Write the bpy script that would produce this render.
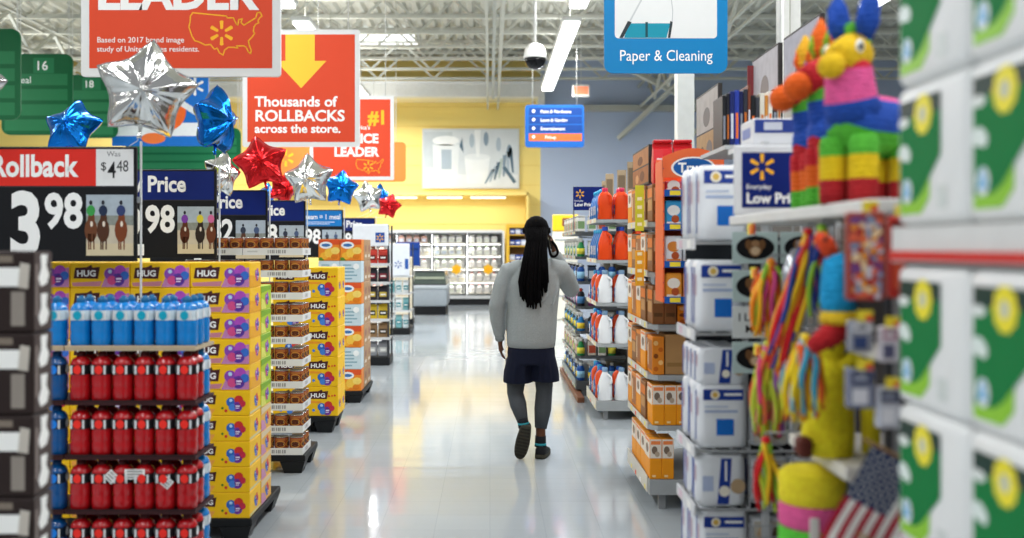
import bpy, bmesh, math, random
from math import sin, cos, pi, radians as R
from mathutils import Vector, Matrix, Euler, noise as mnoise

for o in list(bpy.data.objects):
    bpy.data.objects.remove(o, do_unlink=True)
SC = bpy.context.scene
COL = SC.collection
random.seed(7)

# ------------------------------------------------------------------ camera
FPX = 35.0 / 36.0 * 1024.0
EYE = 1.56
VX, VY = 490.0, 247.0          # where the aisle's parallel lines meet
cam_d = bpy.data.cameras.new('camera')
cam = bpy.data.objects.new('camera', cam_d)
COL.objects.link(cam)
cam.location = (0, 0, EYE)
cam.rotation_euler = (R(90), 0, 0)
cam_d.lens = 35.0
cam_d.sensor_width = 36.0
cam_d.shift_x = (512 - VX) / 1024.0
cam_d.shift_y = -(269 - VY) / 1024.0
cam_d.clip_start = 0.05
cam_d.dof.use_dof = True
cam_d.dof.focus_distance = 7.4
cam_d.dof.aperture_fstop = 1.5
cam_d.dof.aperture_blades = 9
SC.camera = cam

# ------------------------------------------------------------------ world, exposure, big lights
w = bpy.data.worlds.new('store_light')
SC.world = w
w.use_nodes = True
w.node_tree.nodes['Background'].inputs[0].default_value = (0.93, 0.97, 1.0, 1)
w.node_tree.nodes['Background'].inputs[1].default_value = 0.31
SC.view_settings.view_transform = 'Standard'
SC.view_settings.look = 'None'
SC.view_settings.exposure = 0.0
SC.view_settings.gamma = 1.0
SC.view_settings.use_curve_mapping = False
SC.cycles.use_denoising = True
SC.cycles.max_bounces = 6
SC.cycles.sample_clamp_indirect = 6.0

LAMP_W = 85.0        # watts of each ceiling strip lamp (built with the lamps)

# ------------------------------------------------------------------ materials
def lin(h):
    h = h.lstrip('#')
    r = []
    for i in (0, 2, 4):
        c = int(h[i:i + 2], 16) / 255.0
        r.append(c / 12.92 if c <= 0.04045 else ((c + 0.055) / 1.055) ** 2.4)
    return (r[0], r[1], r[2], 1.0)

_mats = {}
def M(hexcol, rough=0.5, metal=0.0, var=0.07, scale=14.0, bump=0.0, bscale=60.0, emit=0.0, spec=0.22, trans=0.0, coat=0.0):
    key = (hexcol, rough, metal, var, scale, bump, bscale, emit, spec, trans, coat)
    if key in _mats:
        return _mats[key]
    m = bpy.data.materials.new('paint_' + hexcol.strip('#'))
    m.use_nodes = True
    nt = m.node_tree
    b = nt.nodes['Principled BSDF']
    c = lin(hexcol)
    b.inputs['Roughness'].default_value = rough
    b.inputs['Metallic'].default_value = metal
    b.inputs['Specular IOR Level'].default_value = spec
    b.inputs['Transmission Weight'].default_value = trans
    b.inputs['Coat Weight'].default_value = coat
    tc = nt.nodes.new('ShaderNodeTexCoord')
    n = nt.nodes.new('ShaderNodeTexNoise')
    n.inputs['Scale'].default_value = scale
    n.inputs['Detail'].default_value = 2
    nt.links.new(tc.outputs['Object'], n.inputs['Vector'])
    mx = nt.nodes.new('ShaderNodeMix')
    mx.data_type = 'RGBA'
    mx.inputs[6].default_value = tuple(max(0, k * (1 - var)) for k in c[:3]) + (1,)
    mx.inputs[7].default_value = tuple(min(1, k * (1 + var)) for k in c[:3]) + (1,)
    nt.links.new(n.outputs['Fac'], mx.inputs[0])
    nt.links.new(mx.outputs[2], b.inputs['Base Color'])
    if emit:
        b.inputs['Emission Color'].default_value = c
        b.inputs['Emission Strength'].default_value = emit
    if bump:
        n2 = nt.nodes.new('ShaderNodeTexNoise')
        n2.inputs['Scale'].default_value = bscale
        nt.links.new(tc.outputs['Object'], n2.inputs['Vector'])
        bp = nt.nodes.new('ShaderNodeBump')
        bp.inputs['Strength'].default_value = bump
        bp.inputs['Distance'].default_value = 0.01
        nt.links.new(n2.outputs['Fac'], bp.inputs['Height'])
        nt.links.new(bp.outputs['Normal'], b.inputs['Normal'])
    _mats[key] = m
    return m

def glass_mat():
    if 'glass' in _mats:
        return _mats['glass']
    m = bpy.data.materials.new('clear_glass')
    m.use_nodes = True
    nt = m.node_tree
    nt.nodes.clear()
    out = nt.nodes.new('ShaderNodeOutputMaterial')
    tr = nt.nodes.new('ShaderNodeBsdfTransparent')
    gl = nt.nodes.new('ShaderNodeBsdfGlossy')
    gl.inputs['Roughness'].default_value = 0.05
    fr = nt.nodes.new('ShaderNodeFresnel')
    mx = nt.nodes.new('ShaderNodeMixShader')
    nt.links.new(fr.outputs[0], mx.inputs[0])
    nt.links.new(tr.outputs[0], mx.inputs[1])
    nt.links.new(gl.outputs[0], mx.inputs[2])
    nt.links.new(mx.outputs[0], out.inputs[0])
    _mats['glass'] = m
    return m

def floor_mat():
    m = bpy.data.materials.new('polished_tile')
    m.use_nodes = True
    nt = m.node_tree
    b = nt.nodes['Principled BSDF']
    tc = nt.nodes.new('ShaderNodeTexCoord')
    br = nt.nodes.new('ShaderNodeTexBrick')
    br.offset = 0.0
    br.inputs['Scale'].default_value = 1.0
    br.inputs['Brick Width'].default_value = 0.305
    br.inputs['Row Height'].default_value = 0.305
    br.inputs['Mortar Size'].default_value = 0.0018
    br.inputs['Color1'].default_value = lin('#a6adb1')
    br.inputs['Color2'].default_value = lin('#a9b0b4')
    br.inputs['Mortar'].default_value = lin('#9ba2a6')
    nt.links.new(tc.outputs['Object'], br.inputs['Vector'])
    nt.links.new(br.outputs['Color'], b.inputs['Base Color'])
    n = nt.nodes.new('ShaderNodeTexNoise')
    n.inputs['Scale'].default_value = 2.2
    n.inputs['Detail'].default_value = 3
    nt.links.new(tc.outputs['Object'], n.inputs['Vector'])
    mr = nt.nodes.new('ShaderNodeMapRange')
    mr.inputs['To Min'].default_value = 0.065
    mr.inputs['To Max'].default_value = 0.10
    nt.links.new(n.outputs['Fac'], mr.inputs['Value'])
    nt.links.new(mr.outputs[0], b.inputs['Roughness'])
    b.inputs['Specular IOR Level'].default_value = 0.65
    mp = nt.nodes.new('ShaderNodeMapping')
    mp.inputs['Scale'].default_value = (0.3, 4.6, 1)
    nt.links.new(tc.outputs['Object'], mp.inputs['Vector'])
    n2 = nt.nodes.new('ShaderNodeTexNoise')
    n2.inputs['Scale'].default_value = 1.3
    n2.inputs['Detail'].default_value = 1
    nt.links.new(mp.outputs[0], n2.inputs['Vector'])
    bp = nt.nodes.new('ShaderNodeBump')
    bp.inputs['Strength'].default_value = 0.07
    bp.inputs['Distance'].default_value = 0.02
    nt.links.new(n2.outputs['Fac'], bp.inputs['Height'])
    nt.links.new(bp.outputs['Normal'], b.inputs['Normal'])
    return m

WHITE = M('#e6e7e5', 0.5)
PAPER = M('#eeeeea', 0.6, var=0.03)
BLACK = M('#17181a', 0.45)
SOFTBLACK = M('#222324', 0.6)
NAVY = M('#08206a', 0.45, var=0.03)
SIGNRED = M('#dc4a2a', 0.45, var=0.02)
HOTRED = M('#dc2f24', 0.45, var=0.02)
YEL = M('#fbc61f', 0.5, var=0.02)
GREY = M('#8b8e90', 0.45)
STEEL = M('#9a9ea1', 0.35, 0.6)
LGREY = M('#c3c6c6', 0.5)
TYPEW = M('#f4f4f0', 0.5, var=0.0)
TYPEK = M('#202022', 0.5, var=0.0)
SPARK = M('#fbb92a', 0.5, var=0.0)
SIGNBLUE = M('#0a7ab4', 0.45, var=0.02)
CARD = M('#a9794c', 0.7)

# ------------------------------------------------------------------ mesh builder
class Fr:
    """a flat frame to print on: origin, right, up"""
    def __init__(s, o, u, v):
        s.o, s.u, s.v = Vector(o), Vector(u), Vector(v)
        s.n = s.u.cross(s.v)
    def p(s, x, y, e=0.0):
        return s.o + s.u * x + s.v * y + s.n * e
def front(x, y, z):  return Fr((x, y, z), (1, 0, 0), (0, 0, 1))     # faces -Y
def aisleL(x, y, z): return Fr((x, y, z), (0, 1, 0), (0, 0, 1))     # faces +X
def aisleR(x, y, z): return Fr((x, y, z), (0, -1, 0), (0, 0, 1))    # faces -X

_txt = {}
def text_geo(body, size, bold, align):
    k = (body, size, bold, align)
    if k in _txt:
        return _txt[k]
    cu = bpy.data.curves.new('lettering', 'FONT')
    cu.body = body
    cu.size = size
    cu.offset = bold * size
    cu.align_x = align
    cu.align_y = 'BOTTOM_BASELINE'
    cu.resolution_u = 3
    cu.fill_mode = 'BOTH'
    ob = bpy.data.objects.new('lettering', cu)
    COL.objects.link(ob)
    dg = bpy.context.evaluated_depsgraph_get()
    me = bpy.data.meshes.new_from_object(ob.evaluated_get(dg))
    vs = [tuple(v.co) for v in me.vertices]
    fs = [tuple(p.vertices) for p in me.polygons]
    bpy.data.objects.remove(ob, do_unlink=True)
    bpy.data.meshes.remove(me)
    bpy.data.curves.remove(cu)
    _txt[k] = (vs, fs)
    return vs, fs

class MB:
    def __init__(s):
        s.v, s.f, s.mi, s.sm, s.mats = [], [], [], [], []
    def m(s, mat):
        if mat not in s.mats:
            s.mats.append(mat)
        return s.mats.index(mat)
    def add(s, vs, fs, mat, smooth=False):
        b = len(s.v)
        s.v += [tuple(v) for v in vs]
        i = s.m(mat) if not isinstance(mat, list) else None
        for k, f in enumerate(fs):
            s.f.append(tuple(b + q for q in f))
            s.mi.append(i if i is not None else s.m(mat[k]))
            s.sm.append(smooth)
        return s
    def box(s, x0, y0, z0, x1, y1, z1, mat):
        vs = [(x0, y0, z0), (x1, y0, z0), (x1, y1, z0), (x0, y1, z0), (x0, y0, z1), (x1, y0, z1), (x1, y1, z1), (x0, y1, z1)]
        return s.add(vs, [(0, 3, 2, 1), (4, 5, 6, 7), (0, 1, 5, 4), (1, 2, 6, 5), (2, 3, 7, 6), (3, 0, 4, 7)], mat)
    def rbox(s, x0, y0, z0, x1, y1, z1, mat, r=0.01, seg=2):
        bm = bmesh.new()
        bmesh.ops.create_cube(bm, size=1)
        for v in bm.verts:
            v.co = Vector(((x0 + x1) / 2 + v.co.x * (x1 - x0), (y0 + y1) / 2 + v.co.y * (y1 - y0), (z0 + z1) / 2 + v.co.z * (z1 - z0)))
        bmesh.ops.bevel(bm, geom=bm.edges[:], offset=r, segments=seg, affect='EDGES', profile=0.5)
        bm.verts.index_update()
        s.add([v.co for v in bm.verts], [[v.index for v in f.verts] for f in bm.faces], mat, seg > 1)
        bm.free()
        return s
    def bar(s, a, b, wd, mat, ht=None):
        a, b = Vector(a), Vector(b)
        ht = ht or wd
        d = (b - a).normalized()
        up = Vector((0, 0, 1)) if abs(d.z) < 0.95 else Vector((0, 1, 0))
        r = d.cross(up).normalized()
        u = r.cross(d)
        vs = []
        for p in (a, b):
            for i, j in ((-1, -1), (1, -1), (1, 1), (-1, 1)):
                vs.append(p + r * (i * wd / 2) + u * (j * ht / 2))
        return s.add(vs, [(0, 1, 2, 3), (7, 6, 5, 4), (0, 4, 5, 1), (1, 5, 6, 2), (2, 6, 7, 3), (3, 7, 4, 0)], mat)
    def loft(s, rings, mat, cap=True, smooth=True, closed=True):
        """rings: lists of equal length; mat: one material, or a list with one per gap"""
        n = len(rings[0])
        vs = [p for r in rings for p in r]
        fs, ms = [], []
        ml = isinstance(mat, list)
        for i in range(len(rings) - 1):
            for j in range(n if closed else n - 1):
                k = (j + 1) % n
                fs.append((i * n + j, i * n + k, (i + 1) * n + k, (i + 1) * n + j))
                ms.append(mat[i] if ml else mat)
        if cap and closed:
            fs.append(tuple(reversed(range(n))))
            ms.append(mat[0] if ml else mat)
            fs.append(tuple((len(rings) - 1) * n + q for q in range(n)))
            ms.append(mat[-1] if ml else mat)
        return s.add(vs, fs, ms, smooth)
    def lathe(s, prof, cx, cy, mat, seg=16, z0=0.0, smooth=True):
        rings = [[(cx + r * cos(2 * pi * j / seg), cy + r * sin(2 * pi * j / seg), z0 + z) for j in range(seg)] for r, z in prof]
        return s.loft(rings, mat, True, smooth)
    def ell(s, c, rx, ry, rz, mat, seg=16, n=10):
        rings = []
        for i in range(n + 1):
            t = -pi / 2 + pi * (0.02 + 0.96 * i / n)
            rings.append([(c[0] + rx * cos(t) * cos(2 * pi * j / seg), c[1] + ry * cos(t) * sin(2 * pi * j / seg), c[2] + rz * sin(t)) for j in range(seg)])
        return s.loft(rings, mat)
    def tube(s, pts, rad, mat, seg=8, smooth=True):
        """path with a radius, or one (rx, ry) or radius per point"""
        pts = [Vector(p) for p in pts]
        rings = []
        prev = None
        for i, p in enumerate(pts):
            d = (pts[min(i + 1, len(pts) - 1)] - pts[max(i - 1, 0)]).normalized()
            if prev is None:
                ref = Vector((1, 0, 0)) if abs(d.x) < 0.9 else Vector((0, 1, 0))
                a = (ref - d * ref.dot(d)).normalized()
            else:
                a = (prev - d * prev.dot(d)).normalized()
            prev = a
            b = d.cross(a)
            rr = rad[i] if isinstance(rad, (list, tuple)) else rad
            rx, ry = rr if isinstance(rr, (list, tuple)) else (rr, rr)
            rings.append([p + a * (rx * cos(2 * pi * j / seg)) + b * (ry * sin(2 * pi * j / seg)) for j in range(seg)])
        return s.loft(rings, mat, True, smooth)
    # printing on a frame
    def poly(s, fr, pts, mat, e=0.0007):
        return s.add([fr.p(x, y, e) for x, y in pts], [tuple(range(len(pts)))], mat)
    def rect(s, fr, x0, y0, x1, y1, mat, e=0.0007):
        return s.poly(fr, [(x0, y0), (x1, y0), (x1, y1), (x0, y1)], mat, e)
    def disc(s, fr, cx, cy, rx, mat, e=0.001, ry=None, n=16):
        ry = ry or rx
        return s.poly(fr, [(cx + rx * cos(2 * pi * k / n), cy + ry * sin(2 * pi * k / n)) for k in range(n)], mat, e)
    def rrect(s, fr, x0, y0, x1, y1, r, mat, e=0.0007, depth=0.0):
        pts = []
        for cx, cy, a in ((x1 - r, y0 + r, -90), (x1 - r, y1 - r, 0), (x0 + r, y1 - r, 90), (x0 + r, y0 + r, 180)):
            for k in range(6):
                t = R(a + 18 * k)
                pts.append((cx + r * cos(t), cy + r * sin(t)))
        if not depth:
            return s.poly(fr, pts, mat, e)
        s.loft([[fr.p(x, y, e - depth) for x, y in pts], [fr.p(x, y, e) for x, y in pts]], mat, True, False)
        return s
    def text(s, fr, body, x, y, size, mat, bold=0.02, align='LEFT', e=0.0012, sx=1.0):
        vs, fs = text_geo(body, size, bold, align)
        return s.add([fr.p(x + a * sx, y + b, e) for a, b, c in vs], fs, mat)
    def spark(s, fr, cx, cy, r, mat, e=0.0012):
        for k in range(6):
            t = R(90 + 60 * k)
            d = Vector((cos(t), sin(t)))
            q = Vector((-d.y, d.x))
            w0, w1 = r * 0.11, r * 0.15
            pts = [d * (r * .36) - q * w0, d * (r * .93) - q * w1, d * r - q * w1 * .5, d * r + q * w1 * .5, d * (r * .93) + q * w1, d * (r * .36) + q * w0, d * (r * .3)]
            s.poly(fr, [(cx + p.x, cy + p.y) for p in pts], mat, e)
        return s
    def line(s, fr, pts, wd, mat, e=0.0012):
        for a, b in zip(pts[:-1], pts[1:]):
            a, b = Vector(a), Vector(b)
            d = (b - a).normalized()
            q = Vector((-d.y, d.x)) * wd / 2
            a2, b2 = a - d * wd * .3, b + d * wd * .3
            s.poly(fr, [a2 - q, b2 - q, b2 + q, a2 + q], mat, e)
        return s
    def rot(s, ang, axis='Z', start=0):
        mt = Matrix.Rotation(ang, 3, axis)
        s.v[start:] = [tuple(mt @ Vector(p)) for p in s.v[start:]]
        return s
    def xf(s, mt, start=0):
        s.v[start:] = [tuple(mt @ Vector(p)) for p in s.v[start:]]
        return s
    def bands(s, lst):
        for k, f in enumerate(s.f):
            z = sum(s.v[q][2] for q in f) / len(f)
            for zm, mt in lst:
                if z <= zm:
                    s.mi[k] = s.m(mt)
                    break
        return s
    def mesh(s, name):
        me = bpy.data.meshes.new(name)
        me.from_pydata(s.v, [], s.f)
        for mt in s.mats:
            me.materials.append(mt)
        me.polygons.foreach_set('material_index', s.mi)
        me.polygons.foreach_set('use_smooth', s.sm)
        me.update()
        return me
    def build(s, name, parent=None, loc=(0, 0, 0), rot=(0, 0, 0)):
        o = bpy.data.objects.new(name, s.mesh(name))
        COL.objects.link(o)
        o.location = loc
        o.rotation_euler = rot
        if parent:
            o.parent = parent
        return o

def remeshed(mb, name, voxel, smooth, mat, parent=None):
    """one continuous skin from overlapping lofts"""
    o = bpy.data.objects.new(name, mb.mesh(name))
    COL.objects.link(o)
    md = o.modifiers.new('r', 'REMESH')
    md.mode = 'VOXEL'
    md.voxel_size = voxel
    if smooth:
        m2 = o.modifiers.new('s', 'SMOOTH')
        m2.iterations = smooth
        m2.factor = 0.5
    dg = bpy.context.evaluated_depsgraph_get()
    me = bpy.data.meshes.new_from_object(o.evaluated_get(dg))
    bpy.data.objects.remove(o, do_unlink=True)
    me.name = name
    me.materials.clear()
    me.materials.append(mat)
    for p in me.polygons:
        p.use_smooth = True
        p.material_index = 0
    o = bpy.data.objects.new(name, me)
    COL.objects.link(o)
    if parent:
        o.parent = parent
    return o

def tag(o, label, cat, group=None):
    o['label'] = label
    o['category'] = cat
    if group:
        o['group'] = group
    return o
def thing(name, label, cat, loc=(0, 0, 0), rotz=0.0, group=None):
    o = bpy.data.objects.new(name, None)
    o.empty_display_size = 0.1
    COL.objects.link(o)
    o.location = loc
    o.rotation_euler = (0, 0, rotz)
    return tag(o, label, cat, group)
def struct(mb, name):
    o = mb.build(name)
    o['kind'] = 'structure'
    return o
class Kind:
    """builds a thing once, then copies it with its parts"""
    def __init__(s, make):
        s.make, s.root = make, None
    def put(s, loc, label, cat, group=None, rotz=0.0):
        if s.root is None:
            r = s.root = s.make()
            s.kids = [(c, [g for g in bpy.data.objects if g.parent == c]) for c in bpy.data.objects if c.parent == r]
        else:
            r = s.root.copy()
            COL.objects.link(r)
            for c, gs in s.kids:
                c2 = c.copy()
                c2.parent = r
                COL.objects.link(c2)
                for g in gs:
                    g2 = g.copy()
                    g2.parent = c2
                    COL.objects.link(g2)
        r.location = loc
        r.rotation_euler = (0, 0, rotz)
        if 'group' in r:
            del r['group']
        return tag(r, label, cat, group)
def empty(name):
    o = bpy.data.objects.new(name, None)
    o.empty_display_size = 0.1
    COL.objects.link(o)
    return o
ORD = ['zeroth', 'first', 'second', 'third', 'fourth', 'fifth', 'sixth', 'seventh', 'eighth', 'ninth', 'tenth', 'eleventh', 'twelfth', 'thirteenth']
def nth(k, n, end='bottom', start='top'):
    """k counted from 1 out of n"""
    if k == 1:
        return start
    if k == n:
        return end
    return ORD[k]
def at(px, py, d):
    return Vector(((px - VX) / FPX * d, d, EYE + (VY - py) / FPX * d))
# ================================================================== the setting
YB = 28.0          # back wall
ZD = 6.8           # roof deck
b = MB(); b.box(-20, -6, -0.1, 16, YB + .2, 0.0, floor_mat()); struct(b, 'floor')
WALLY = M('#fbe084', 0.6, var=0.03, scale=1.5)
WALLG = M('#b9c6dc', 0.6, var=0.03, scale=1.5)
b = MB(); b.box(-20, YB, 0, 1.42, YB + .2, ZD, WALLY)
for k in range(12):
    b.box(-20, YB - .012, .55 + k * .55, 1.42, YB, .556 + k * .55, M('#e3bd55', 0.6))
struct(b, 'wall_back')
b = MB(); b.box(1.42, YB - .05, 0, 16, YB + .15, ZD, WALLG)
struct(b, 'wall_back_grey')
b = MB(); b.box(-20.2, 14, 0, -20, YB + .2, ZD, M('#d9dad6', 0.6)); struct(b, 'wall_left')
b = MB(); b.box(16, 14, 0, 16.2, YB + .2, ZD, M('#d9dad6', 0.6)); struct(b, 'wall_right')
# corrugated roof deck
b = MB()
deckm = M('#bfbfb4', 0.6, var=0.08, scale=2.0)
xs = []
x = -20.0
while x < 16:
    xs += [(x, 0), (x + .1, 0), (x + .15, .09), (x + .25, .09)]
    x += .3
b.loft([[(px, yy, ZD + pz) for px, pz in xs] for yy in (5.0, YB + .2)], deckm, False, False, False)
struct(b, 'ceiling')
# bar joists across the store
STEELW = M('#c6c6ba', 0.5, var=0.05, scale=3)
STEELD = M('#b9b9ae', 0.5, var=0.05, scale=3)
def truss(y, z0, z1):
    b = MB()
    b.bar((-19.5, y, z1), (15.5, y, z1), .09, STEELD, .07)
    b.bar((-19.5, y, z0), (15.5, y, z0), .10, STEELW, .06)
    x = -19.5
    up = True
    while x < 15:
        b.bar((x, y, z0 if up else z1), (x + .75, y, z1 if up else z0), .045, STEELW)
        x += .75
        up = not up
    struct(b, 'roof_truss')
yy = 16.6
while yy < YB - .3:
    truss(yy, 6.05, 6.74)
    yy += 1.42
# girders running the length of the store
for gx in (-9.2, 0.08, 4.3):
    b = MB()
    for dx in (-.14, .14):
        b.bar((gx + dx, 10, 5.45), (gx + dx, YB, 5.45), .05, STEELW)
        b.bar((gx + dx, 10, 6.05), (gx + dx, YB, 6.05), .05, STEELD)
    y, up = 10.0, True
    while y < YB - 1:
        b.bar((gx, y, 5.45 if up else 6.05), (gx, y + 1.0, 6.05 if up else 5.45), .06, STEELW)
        y += 1.0
        up = not up
    struct(b, 'roof_girder')
# white bulkhead along the top of the yellow wall
b = MB()
b.box(-20, 26.9, 5.62, 1.48, 27.2, 6.02, M('#e3e2da', 0.5))
b.box(-20, 26.86, 5.97, 1.50, 27.24, 6.04, M('#efeee8', 0.5))
b.box(-20, 27.2, 5.62, 1.30, YB, 5.7, M('#e8dfbd', 0.5))
b.box(1.30, 26.9, 5.2, 1.48, YB, 5.62, M('#e9e7da', 0.5))
struct(b, 'trim_1')
# braces of the roof seen against the grey wall
for i, (p, q, t) in enumerate((((3.05, 25.5, 6.4), (7.4, 27.9, 4.75), .13), ((5.1, 26.5, 6.0), (3.6, 27.9, 4.6), .11), ((8.8, 24.0, 6.3), (5.6, 27.9, 4.7), .13))):
    b = MB(); b.bar(p, q, t, STEELW); struct(b, 'roof_brace')
b = MB(); b.box(2.6, 27.6, 5.35, 7.5, 27.94, 5.5, STEELD); struct(b, 'roof_beam')
# steel columns
b = MB(); b.box(1.79, 9.5, 0, 1.95, 9.66, 6.7, M('#dcdcd4', 0.5)); struct(b, 'column')
b = MB(); b.box(2.215, 7.5, 0, 2.34, 7.62, 6.7, M('#e2e2dc', 0.5)); b.box(2.255, 7.49, 0, 2.262, 7.5, 6.7, STEELD); struct(b, 'column')
b = MB(); b.lathe([(.016, 0), (.016, 6.7)], 1.74, 6.0, M('#e2e2dc', 0.4), 10); struct(b, 'column')
# kick board under the shelves
b = MB(); b.rbox(.875, 9.96, 0.0, .945, 12.5, .055, M('#7a4f38', 0.5), .004, 1); struct(b, 'baseboard_right')

# ------------------------------------------------------------------ ceiling lamps
def lamp_make():
    r = empty('strip_lamp')
    b = MB(); b.rbox(-.16, -1.725, .02, .16, 1.725, .10, M('#e9e9e4', 0.5), .02, 1); b.build('housing', r)
    b = MB(); b.rbox(-.13, -1.70, -.035, .13, 1.70, .02, M('#ffffff', 0.5, emit=4.0, var=0), .02, 1); b.build('diffuser', r)
    for y in (-1.3, 1.3):
        b = MB(); b.tube([(0, y, .1), (0, y, .86)], .008, STEELD, 6); b.build('hanger', r)
    return r
LK = Kind(lamp_make)
ROWS = ((-9.6, 'far row over the green aisle signs'), (-3.07, 'row above the drink displays'), (1.33, 'row above the aisle beside the dark dome'), (5.73, 'row above the shelves'))
for rx, rn in ROWS:
    for k, y in enumerate((-2.6, 1.6, 5.8, 9.85, 13.38, 17.83, 21.33, 25.0)):
        if k == 7 and rx > 0:  # last lamp of each left row is added to brighten the upper back wall
            continue
        if k > 4 and rx > 2:
            continue
        o = LK.put((rx, y, 5.2), 'white fluorescent strip lamp, %s along in the %s' % (ORD[k + 1], rn), 'lamp', 'strip lamps under the roof')
        ld = bpy.data.lights.new('strip_light', 'AREA')
        ld.shape = 'RECTANGLE'
        ld.size, ld.size_y = .25, 3.35
        ld.energy = LAMP_W * (1.0 if y < 8 else 1.5 if y < 15 else 2.5)
        ld.color = (.97, .985, 1.0)
        lo = bpy.data.objects.new('strip_light', ld)
        COL.objects.link(lo)
        lo.parent = o
        lo.location = (0, 0, -.05)
        ld = bpy.data.lights.new('added_roof_fill', 'AREA')  # added fill light facing up, brightens the roof
        ld.shape = 'RECTANGLE'
        ld.size, ld.size_y = .2, 3.2
        ld.energy = LAMP_W * (.2 if y < 8 else .28)
        lo = bpy.data.objects.new('added_roof_fill', ld)
        COL.objects.link(lo)
        lo.parent = o
        lo.location = (0, 0, .125)
        lo.rotation_euler = (pi, 0, 0)
# roof skylight
sk = thing('roof_skylight', 'bright white skylight panel seen between the roof trusses', 'skylight', (-3.0, 25.0, 6.78))
b = MB(); b.box(-1.15, -1.0, -.02, 1.15, 1.0, 0, M('#f4f8ff', 0.5, emit=1.6, var=0)); b.build('panel', sk)
b = MB()
for q in (-1.18, 1.15):
    b.box(q, -1.03, -.05, q + .03, 1.03, .01, STEELW)
for q in (-1.03, 1.0):
    b.box(-1.15, q, -.05, 1.15, q + .03, .01, STEELW)
b.build('frame', sk)
# dome camera
dc = thing('dome_camera', 'white and black dome camera hanging on a pole from the roof', 'camera', (.634, 14.0, 4.21))
b = MB()
b.lathe([(.03, .22), (.09, .2), (.145, .13), (.16, .03), (.163, 0)], 0, 0, M('#e9e8e2', 0.35), 24)
b.build('housing', dc)
b = MB()
b.lathe([(.03, -.15), (.08, -.135), (.12, -.10), (.146, -.05), (.155, 0)], 0, 0, M('#0c0c0e', 0.08), 24)
b.build('dome', dc)
b = MB(); b.tube([(0, 0, .2), (0, 0, 2.5)], .022, M('#e2e2dc', 0.4), 8); b.build('pole', dc)

# ------------------------------------------------------------------ back wall: coolers
cx0, cx1, cy0, cy1 = -3.45, .335, 26.75, 27.6
FRB = M('#d8d8d4', 0.4)
case = thing('dairy_cooler', 'long lit glass door dairy cooler along the yellow wall', 'cooler', ((cx0 + cx1) / 2, (cy0 + cy1) / 2, 0))
ox, oy = (cx0 + cx1) / 2, (cy0 + cy1) / 2
def L(b):
    b.v = [(x - ox, y - oy, z) for x, y, z in b.v]
    return b
b = MB()
INW = M('#f2f2ee', 0.6)
b.box(cx0, cy1 - .05, .2, cx1, cy1, 2.0, INW)
b.box(cx0, cy0 + .03, 1.93, cx1, cy1, 2.02, FRB)
b.box(cx0 - .05, cy0, .2, cx0, cy1, 2.0, FRB)
b.box(cx1, cy0, .2, cx1 + .05, cy1, 2.0, FRB)
L(b).build('cabinet', case)
b = MB(); b.box(cx0, cy0 + .03, 0, cx1, cy1, .17, M('#101113', 0.5)); b.box(cx0, cy0, .17, cx1, cy0 + .08, .26, M('#b9bab8', 0.4)); L(b).build('base', case)
SHZ = (.3, .62, .98, 1.33, 1.66)
for z in SHZ:
    b = MB(); b.box(cx0 + .02, cy0 + .12, z - .04, cx1 - .02, cy0 + .17, z - .026, M('#ffffff', 0.5, emit=6.0, var=0)); L(b).build('added_shelf_glow', case)  # glowing strip added under each shelf to brighten the cooler inside
    b = MB(); b.box(cx0, cy0 + .1, z - .025, cx1, cy1 - .06, z, M('#d9dad6', 0.5)); b.box(cx0, cy0 + .085, z - .03, cx1, cy0 + .1, z + .015, M('#f4efd9', 0.5)); L(b).build('shelf', case)
nd = 4
dw = (cx1 - cx0) / nd
for k in range(nd):
    x0 = cx0 + k * dw
    b = MB()
    for q in (x0 + .005, x0 + dw - .045):
        b.box(q, cy0 - .01, .26, q + .04, cy0 + .03, 1.94, M('#4c4f50', 0.4))
    for q in (.26, 1.9):
        b.box(x0 + .045, cy0 - .01, q, x0 + dw - .045, cy0 + .03, q + .04, M('#4c4f50', 0.4))
    d = L(b).build('door', case)
    b = MB(); b.box(x0 + .04, cy0 + .005, .29, x0 + dw - .04, cy0 + .012, 1.91, glass_mat()); L(b).build('pane', d)
    b = MB(); b.tube([(x0 + .1, cy0 - .04, .9), (x0 + .1, cy0 - .04, 1.4)], .012, STEEL, 6)
    for q in (.92, 1.38):
        b.tube([(x0 + .1, cy0 - .04, q), (x0 + .1, cy0, q)], .01, STEEL, 6)
    L(b).build('handle', d)
    if k >= 2:
        fx, fz = (-.9, .96) if k == 2 else (-.05, .96)
        b = MB(); fr = front(fx, cy0 - .012, fz)
        for j in range(6):
            t = R(60 * j + 30)
            b.disc(fr, .075 * cos(t), .075 * sin(t), .06, M('#f6bd2c', 0.5), .002)
        b.disc(fr, 0, 0, .07, M('#f3a91c', 0.5), .003)
        L(b).build('sticker', d)
    b = MB(); b.box(x0 - .018, cy0 + .06, .3, x0 + .018, cy0 + .08, 1.9, M('#ffffff', 0.5, emit=8.0, var=0)); L(b).build('light_tube', case)
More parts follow.
